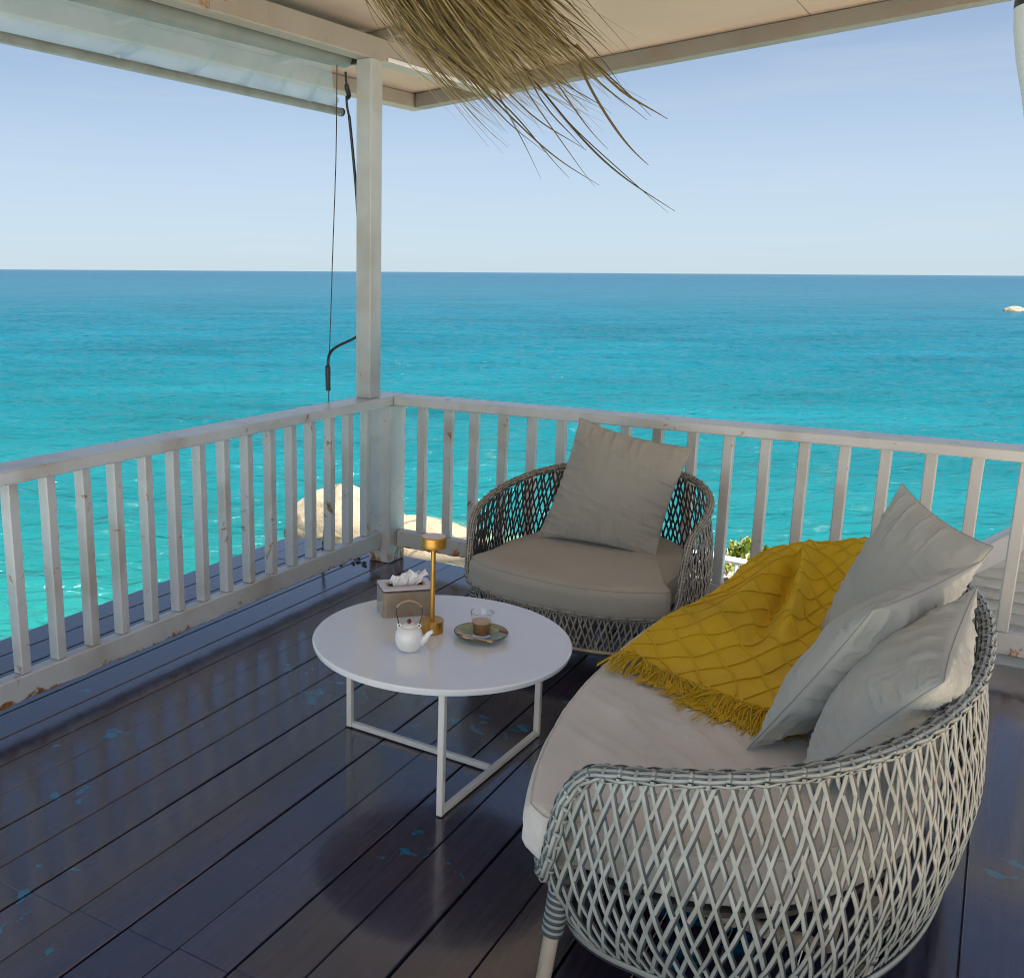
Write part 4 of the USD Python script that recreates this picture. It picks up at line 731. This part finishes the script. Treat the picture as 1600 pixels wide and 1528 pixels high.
# saucer, glass of coffee, stirrer, sugar stick
SC = np.array([1.3895, -1.689, z]); sc = Thing('saucer', SC, 'green glazed saucer with a dark rim under the coffee glass', 'saucer')
sc.part('dish', lathe([(0, 0.0), (0.040, 0.0), (0.043, 0.003), (0.066, 0.011), (0.0835, 0.0175), (0.0845, 0.019), (0.083, 0.0195), (0.064, 0.0130), (0.042, 0.0062), (0, 0.0060)], 80, SC), 'green_glaze', 40)
rimt = trimesh.creation.torus(0.0842, 0.0016, 80, 8); rimt.apply_translation(SC + (0, 0, 0.0188)); sc.part('rim', rimt, 'saucer_rim', True)
GB = SC + (0.0015, 0.0, 0.0066); gl = Thing('coffee_glass', GB, 'small clear glass half full of milky coffee standing on the saucer', 'glass')
gl.part('glass_wall', lathe([(0, 0), (0.0275, 0), (0.0285, 0.002), (0.031, 0.034), (0.0335, 0.048), (0.0362, 0.0785), (0.0352, 0.0790), (0.0340, 0.0780), (0.0316, 0.049), (0.0292, 0.035), (0.0268, 0.007), (0, 0.006)], 64, GB), 'glass', 30)
gl.part('coffee', lathe([(0, 0.0066), (0.0263, 0.0075), (0.0286, 0.035), (0.0300, 0.0455), (0, 0.0455)], 48, GB), 'coffee', 30)
gl.part('foam', lathe([(0, 0.0457), (0.0301, 0.0457), (0.0308, 0.0495), (0.022, 0.0500), (0.012, 0.0495), (0, 0.0492)], 48, GB), 'coffee_foam', 30)
def on_saucer(u, v, dz=0.0): return pl(u, v, z + dz)
S0, S1 = on_saucer(714, 988, 0.021), on_saucer(770, 1003, 0.021)
P = np.linspace(S0, S1, 10); P[:, 2] = z + np.array([0.0212, 0.0205, 0.0200, 0.020, 0.0195, 0.0190, 0.019, 0.0190, 0.0200, 0.0207]); st = Thing('wooden_stirrer', P[5], 'pale wooden spoon lying across the front of the saucer', 'spoon')
st.part('handle', tube(P, [0.0022, 0.003, 0.0033, 0.0033, 0.0033, 0.0034, 0.0036, 0.0038, 0.004, 0.003], 8), 'light_wood', True)
bw = boulder(S0 + (S1 - S0) * 0.06 + (0, 0, 0.0012), (0.012, 0.008, 0.0028), 3, 3, 0.05); st.part('bowl', bw, 'light_wood', True)
S0, S1 = on_saucer(766, 984, 0.018), on_saucer(792, 990, 0.022); d = (S1 - S0)
sg_ = Thing('sugar_stick', (S0 + S1) / 2, 'thin paper sugar stick with a brown end on the saucer rim', 'sugar stick')
sg_.part('paper', tube([S0 + (0, 0, 0.004), S0 + d * 0.55 + (0, 0, 0.004)], 0.0042, 8), 'sugar_paper', 40); sg_.part('printed_end', tube([S0 + d * 0.552 + (0, 0, 0.004), S1 + (0, 0, 0.003)], 0.0041, 8), 'sugar_red', 40)
pp = on_saucer(731, 997, 0.013); nn = 14; a, b = np.meshgrid(np.linspace(-1, 1, nn), np.linspace(-1, 1, nn), indexing='ij')
pm = trimesh.Trimesh(np.stack([pp[0] + 0.016 * a - 0.004 * b, pp[1] + 0.010 * b + 0.006 * a, pp[2] + 0.004 + 0.004 * (fbm(np.stack([a * 2, b * 2, 0 * a], -1), 2, 3) - 0.5)], -1).reshape(-1, 3), grid_faces(nn, nn), process=False)
single('paper_scrap', pm, 'white_paper', True, 'small white paper scrap on the saucer under the wooden spoon', 'paper')

# ------------------------------------------------------------------ straw lamp above, blown by the wind
def straw_lamp():
    r = np.random.default_rng(5); wr = rt * np.array([1, 1, 0]); wr /= np.linalg.norm(wr); dn = np.array([0, 0, -1.0]); dp = fw * np.array([1, 1, 0]); dp /= np.linalg.norm(dp)
    top = EYE + ray(690, -150) * 1.72
    t = Thing('straw_lamp', top, 'shaggy straw pendant lamp hanging overhead, its fringe blown sideways', 'lamp')
    t.part('core', lathe([(0, 0.0), (0.05, 0.0), (0.13, -0.06), (0.15, -0.12), (0.145, -0.12), (0.12, -0.06), (0.04, -0.006), (0, -0.006)], 40, top + (0, 0, 0.08)), 'straw', True, tone=None)
    t.part('hanging_cord', tube([top + (0, 0, 0.08), (top[0], top[1], 2.70 + SX * top[0] + SY * top[1])], 0.004, 8), 'black_metal', True)
    def strand(u0, v0, u1, v1, bend, d0, d1, w, n=14):
        s = np.linspace(0, 1, n); u = u0 + (u1 - u0) * s; v = v0 + (v1 - v0) * s; L = math.hypot(u1 - u0, v1 - v0)
        nx, ny = -(v1 - v0) / L, (u1 - u0) / L; o = bend * L * np.sin(s * math.pi) + 0.012 * L * np.sin(s * 7 + r.uniform(0, 6)) * s
        P = np.array([EYE + ray(a + nx * k, b + ny * k) * (d0 + (d1 - d0) * q) for a, b, k, q in zip(u, v, o, s)])
        wd = w * np.interp(s, [0, 0.6, 1], [1, 0.85, 0.2]); m = tube(P, wd, 4, ref=(0.3, 0.8, 0.2)); return m
    ms, tone = [], []
    for i in range(1000):
        k = r.beta(1.15, 1.15); u0 = 540 + 232 * k + r.normal(0, 8); v0 = -130 + r.uniform(-30, 80)
        L = r.beta(3.2, 1.2) * (0.92 + 0.10 * math.sin(k * 21) + 0.06 * math.sin(k * 47 + 1)); dx = 226 - 10 * k + r.normal(0, 20) + 22 * math.sin(k * 13)
        u1, v1 = u0 + dx * L, v0 + (308 - 78 * k + r.normal(0, 16)) * L
        d = 1.72 + r.uniform(-0.15, 0.15) * math.sin(math.pi * k); wide = r.uniform() < 0.10
        m = strand(u0, v0, u1, v1, r.normal(0.05, 0.04), d, d + r.normal(0, 0.03), (0.0020 if wide else 0.0005) + 0.0012 * r.beta(1.3, 2.2), 11)
        ms.append(m); tone.append(np.full(len(m.vertices), np.clip(0.46 + 0.15 * math.sin(k * 17) + 0.12 * wide + r.normal(0, 0.24), 0, 1)))
    t.part('straw_fringe', cat_(ms), 'straw', True, tone=np.concatenate(tone), kind='stuff')
    # long single stalks against the sky
    for (u0, v0, u1, v1, bend, w) in [(700, 90, 890, 278, -.03, .0016), (735, 120, 935, 292, .03, .0018), (760, 110, 915, 237, .04, .0017), (800, 80, 1052, 333, .05, .0024), (815, 100, 1047, 330, .045, .0013), (905, 100, 1014, 258, .06, .0030),
                                      (880, 60, 1016, 184, -.03, .0016), (900, 70, 1042, 188, .05, .0028), (850, 90, 925, 162, .03, .0014), (820, 110, 915, 235, .05, .0015), (760, 100, 848, 280, .02, .0012), (690, 60, 806, 190, .02, .0016),
                                      (715, 100, 850, 240, .03, .0014), (840, 85, 950, 235, .02, .0016), (860, 120, 955, 178, -.02, .0010), (870, 20, 965, 90, -.03, .0012), (860, -20, 940, 60, -.02, .0012), (650, 45, 678, 92, .02, .0010), (780, 60, 932, 290, .04, .0015), (870, 60, 1010, 190, .02, .0018)]:
        m = strand(u0, v0, u1, v1, bend, 1.70, 1.70 + r.uniform(-0.03, 0.06), w, 22); t.part('straw_stalk', m, 'straw', True, tone=np.full(len(m.vertices), r.uniform(0.0, 0.3)))
straw_lamp()
c = EYE + ray(1652, 25) * 1.9; hl = Thing('hanging_lamp', c, 'pale bowl shaped hanging lamp with a black collar, cut by the photo edge', 'lamp')
hl.part('collar', lathe([(0, 0.02), (0.0735, 0.02), (0.075, 0.022), (0.0745, 0.075), (0.06, 0.09), (0, 0.09)], 48, c), 'black_metal', 30)
hl.part('shade', lathe([(0, -0.20), (0.03, -0.19), (0.042, -0.14), (0.058, -0.08), (0.070, -0.02), (0.0742, 0.0195), (0, 0.0195)], 48, c), 'lamp_white', 40)
hl.part('hanging_cord', tube([c + (0, 0, 0.09), (c[0], c[1], 2.70 + SX * c[0] + SY * c[1])], 0.004, 8), 'black_metal', True)

# ------------------------------------------------------------------ beyond the railing
pw = Thing('siding_wall', (2.9, 1.0, -0.4), 'white clapboard side wall with a sloping coping beyond the railing behind the pillows', 'wall')
top_z = lambda x: 0.300 + 0.86 * (x - 2.70)
z0 = -1.5; hgt = 0.052
clip = sg.Polygon([(2.30, top_z(2.30)), (6.0, top_z(6.0)), (6.0, -3), (2.30, -3)])
k = 0
while z0 + k * hgt < 3.0:
    a = z0 + k * hgt; po = sg.box(2.30, a, 5.2, a + hgt - 0.005).intersection(clip); k += 1
    if po.is_empty or po.area < 1e-5: continue
    m = prism(po, 0.95, 0.962, 'y'); v = m.vertices.copy(); v[:, 1] -= np.where(v[:, 1] < 0.955, 0.020 * np.clip(1 - (v[:, 2] - a) / hgt, 0, 1), 0); v[:, 2] += 0.002 * np.sin(v[:, 0] * 3 + k)
    pw.part('siding_board', trimesh.Trimesh(v, m.faces), 'siding_white')
pw.part('backing', prism(sg.Polygon([(2.31, top_z(2.31) - 0.06), (5.19, top_z(5.19) - 0.06), (5.19, -2.9), (2.31, -2.9)]), 0.964, 1.06, 'y'), 'wicker_core')
co = sg.Polygon([(2.28, top_z(2.28) - 0.115), (5.2, top_z(5.2) - 0.115), (5.2, top_z(5.2)), (2.28, top_z(2.28))]); pw.part('coping', prism(co, 0.90, 1.085, 'y'), 'coping_white')
hr = Thing('pipe_handrail', (1.3, 2.5, -1.0), 'white tubular handrail below the deck edge in front of the bush', 'handrail')
P = np.c_[np.linspace(0.4, 2.6, 12), np.full(12, 2.5), -0.386 - 0.034 * np.linspace(-0.6, 1.6, 12)]
hr.part('pipe', tube(P, 0.024, 14), 'white_metal', 40)
for x in (0.45, 1.295, 2.2): hr.part('upright', tube([(x, 2.5, -0.41), (x, 2.5, -3.2)], 0.019, 12), 'white_metal', 40)
hr.part('pipe', tube(P - (0, 0, 0.245), 0.012, 10), 'white_metal', 40)
for k, (u, v, y, s) in enumerate([(1150, 915, 4.6, 0.50), (1120, 960, 3.9, 0.55), (1190, 925, 5.2, 0.6)]):
    r_ = ray(u, v); c = EYE + r_ * (y - EYE[1]) / r_[1]
    single('boulder', boulder(c, (s * 1.0, s * 0.8, s * 0.62), 60 + k, 4, 0.15), 'pink_granite', True, ['pinkish rounded boulder right under the pipe handrail', 'pinkish boulder low beside the armchair, below the deck', 'pinkish boulder hidden mostly behind the mustard throw'][k], 'boulder')
    single_base = sg.Point(c[0], c[1])
def bush(name, label, u, v, y, w, h, n, seed):
    r = np.random.default_rng(seed); r_ = ray(u, v); c = EYE + r_ * (y - EYE[1]) / r_[1]; t = Thing(name, c - (0, 0, h), label, 'bush')
    V, F, T = [], [], []; k = 0
    for i in range(n):
        p = r.normal(0, 1, 3); p /= np.linalg.norm(p); p = c + p * (w, w, h) * r.uniform(0.55, 1.0)
        d = r.normal(0, 1, 3); d[2] = abs(d[2]) + 0.5; d /= np.linalg.norm(d); s = np.cross(d, r.normal(0, 1, 3)); s /= np.linalg.norm(s); L = r.uniform(0.05, 0.085); wl = L * 0.27; nn_ = np.cross(d, s)
        V += [p, p + d * L * 0.5 + s * wl + nn_ * 0.006, p + d * L, p + d * L * 0.5 - s * wl + nn_ * 0.006]; F += [(k, k + 1, k + 2), (k, k + 2, k + 3)]; T += [np.clip(r.normal(0.6, 0.25), 0, 1)] * 4; k += 4
    t.part('foliage', trimesh.Trimesh(np.array(V), np.array(F), process=False), 'leaf', False, tone=T)
    tw = [tube(spline([c - (0, 0, h * 1.6), c + r.normal(0, 0.3, 3) * (w, w, h)], 8), np.linspace(0.008, 0.003, 8), 5) for _ in range(10)]
    t.part('stem', cat_(tw), 'twig', True)
    return t, c
t, c = bush('leafy_bush', 'yellow green leafy bush with bare pale twigs behind the pipe handrail', 1166, 868, 3.7, 0.165, 0.10, 190, 3)
for (a, b) in [((1155, 860), (1170, 838)), ((1154, 856), (1141, 843)), ((1143, 872), (1137, 862)), ((1190, 868), (1191, 852)), ((1150, 868), (1136, 858))]:
    q = [EYE + ray(*x) * (3.7 - EYE[1]) / ray(*x)[1] for x in (a, b)]; m_ = (q[0] + q[1]) / 2 + (-0.02, 0, 0.012)
    t.part('bare_twig', tube(spline([q[0], m_, q[1]], 8), np.linspace(0.006, 0.003, 8), 5), 'twig', True)
bush('leafy_bush', 'yellow green leafy bush beside the handrail upright, nearer the throw', 1196, 876, 3.7, 0.15, 0.085, 170, 8)
bush('leafy_bush', 'low green bush showing beneath the pipe handrail', 1132, 884, 4.1, 0.18, 0.07, 120, 9)
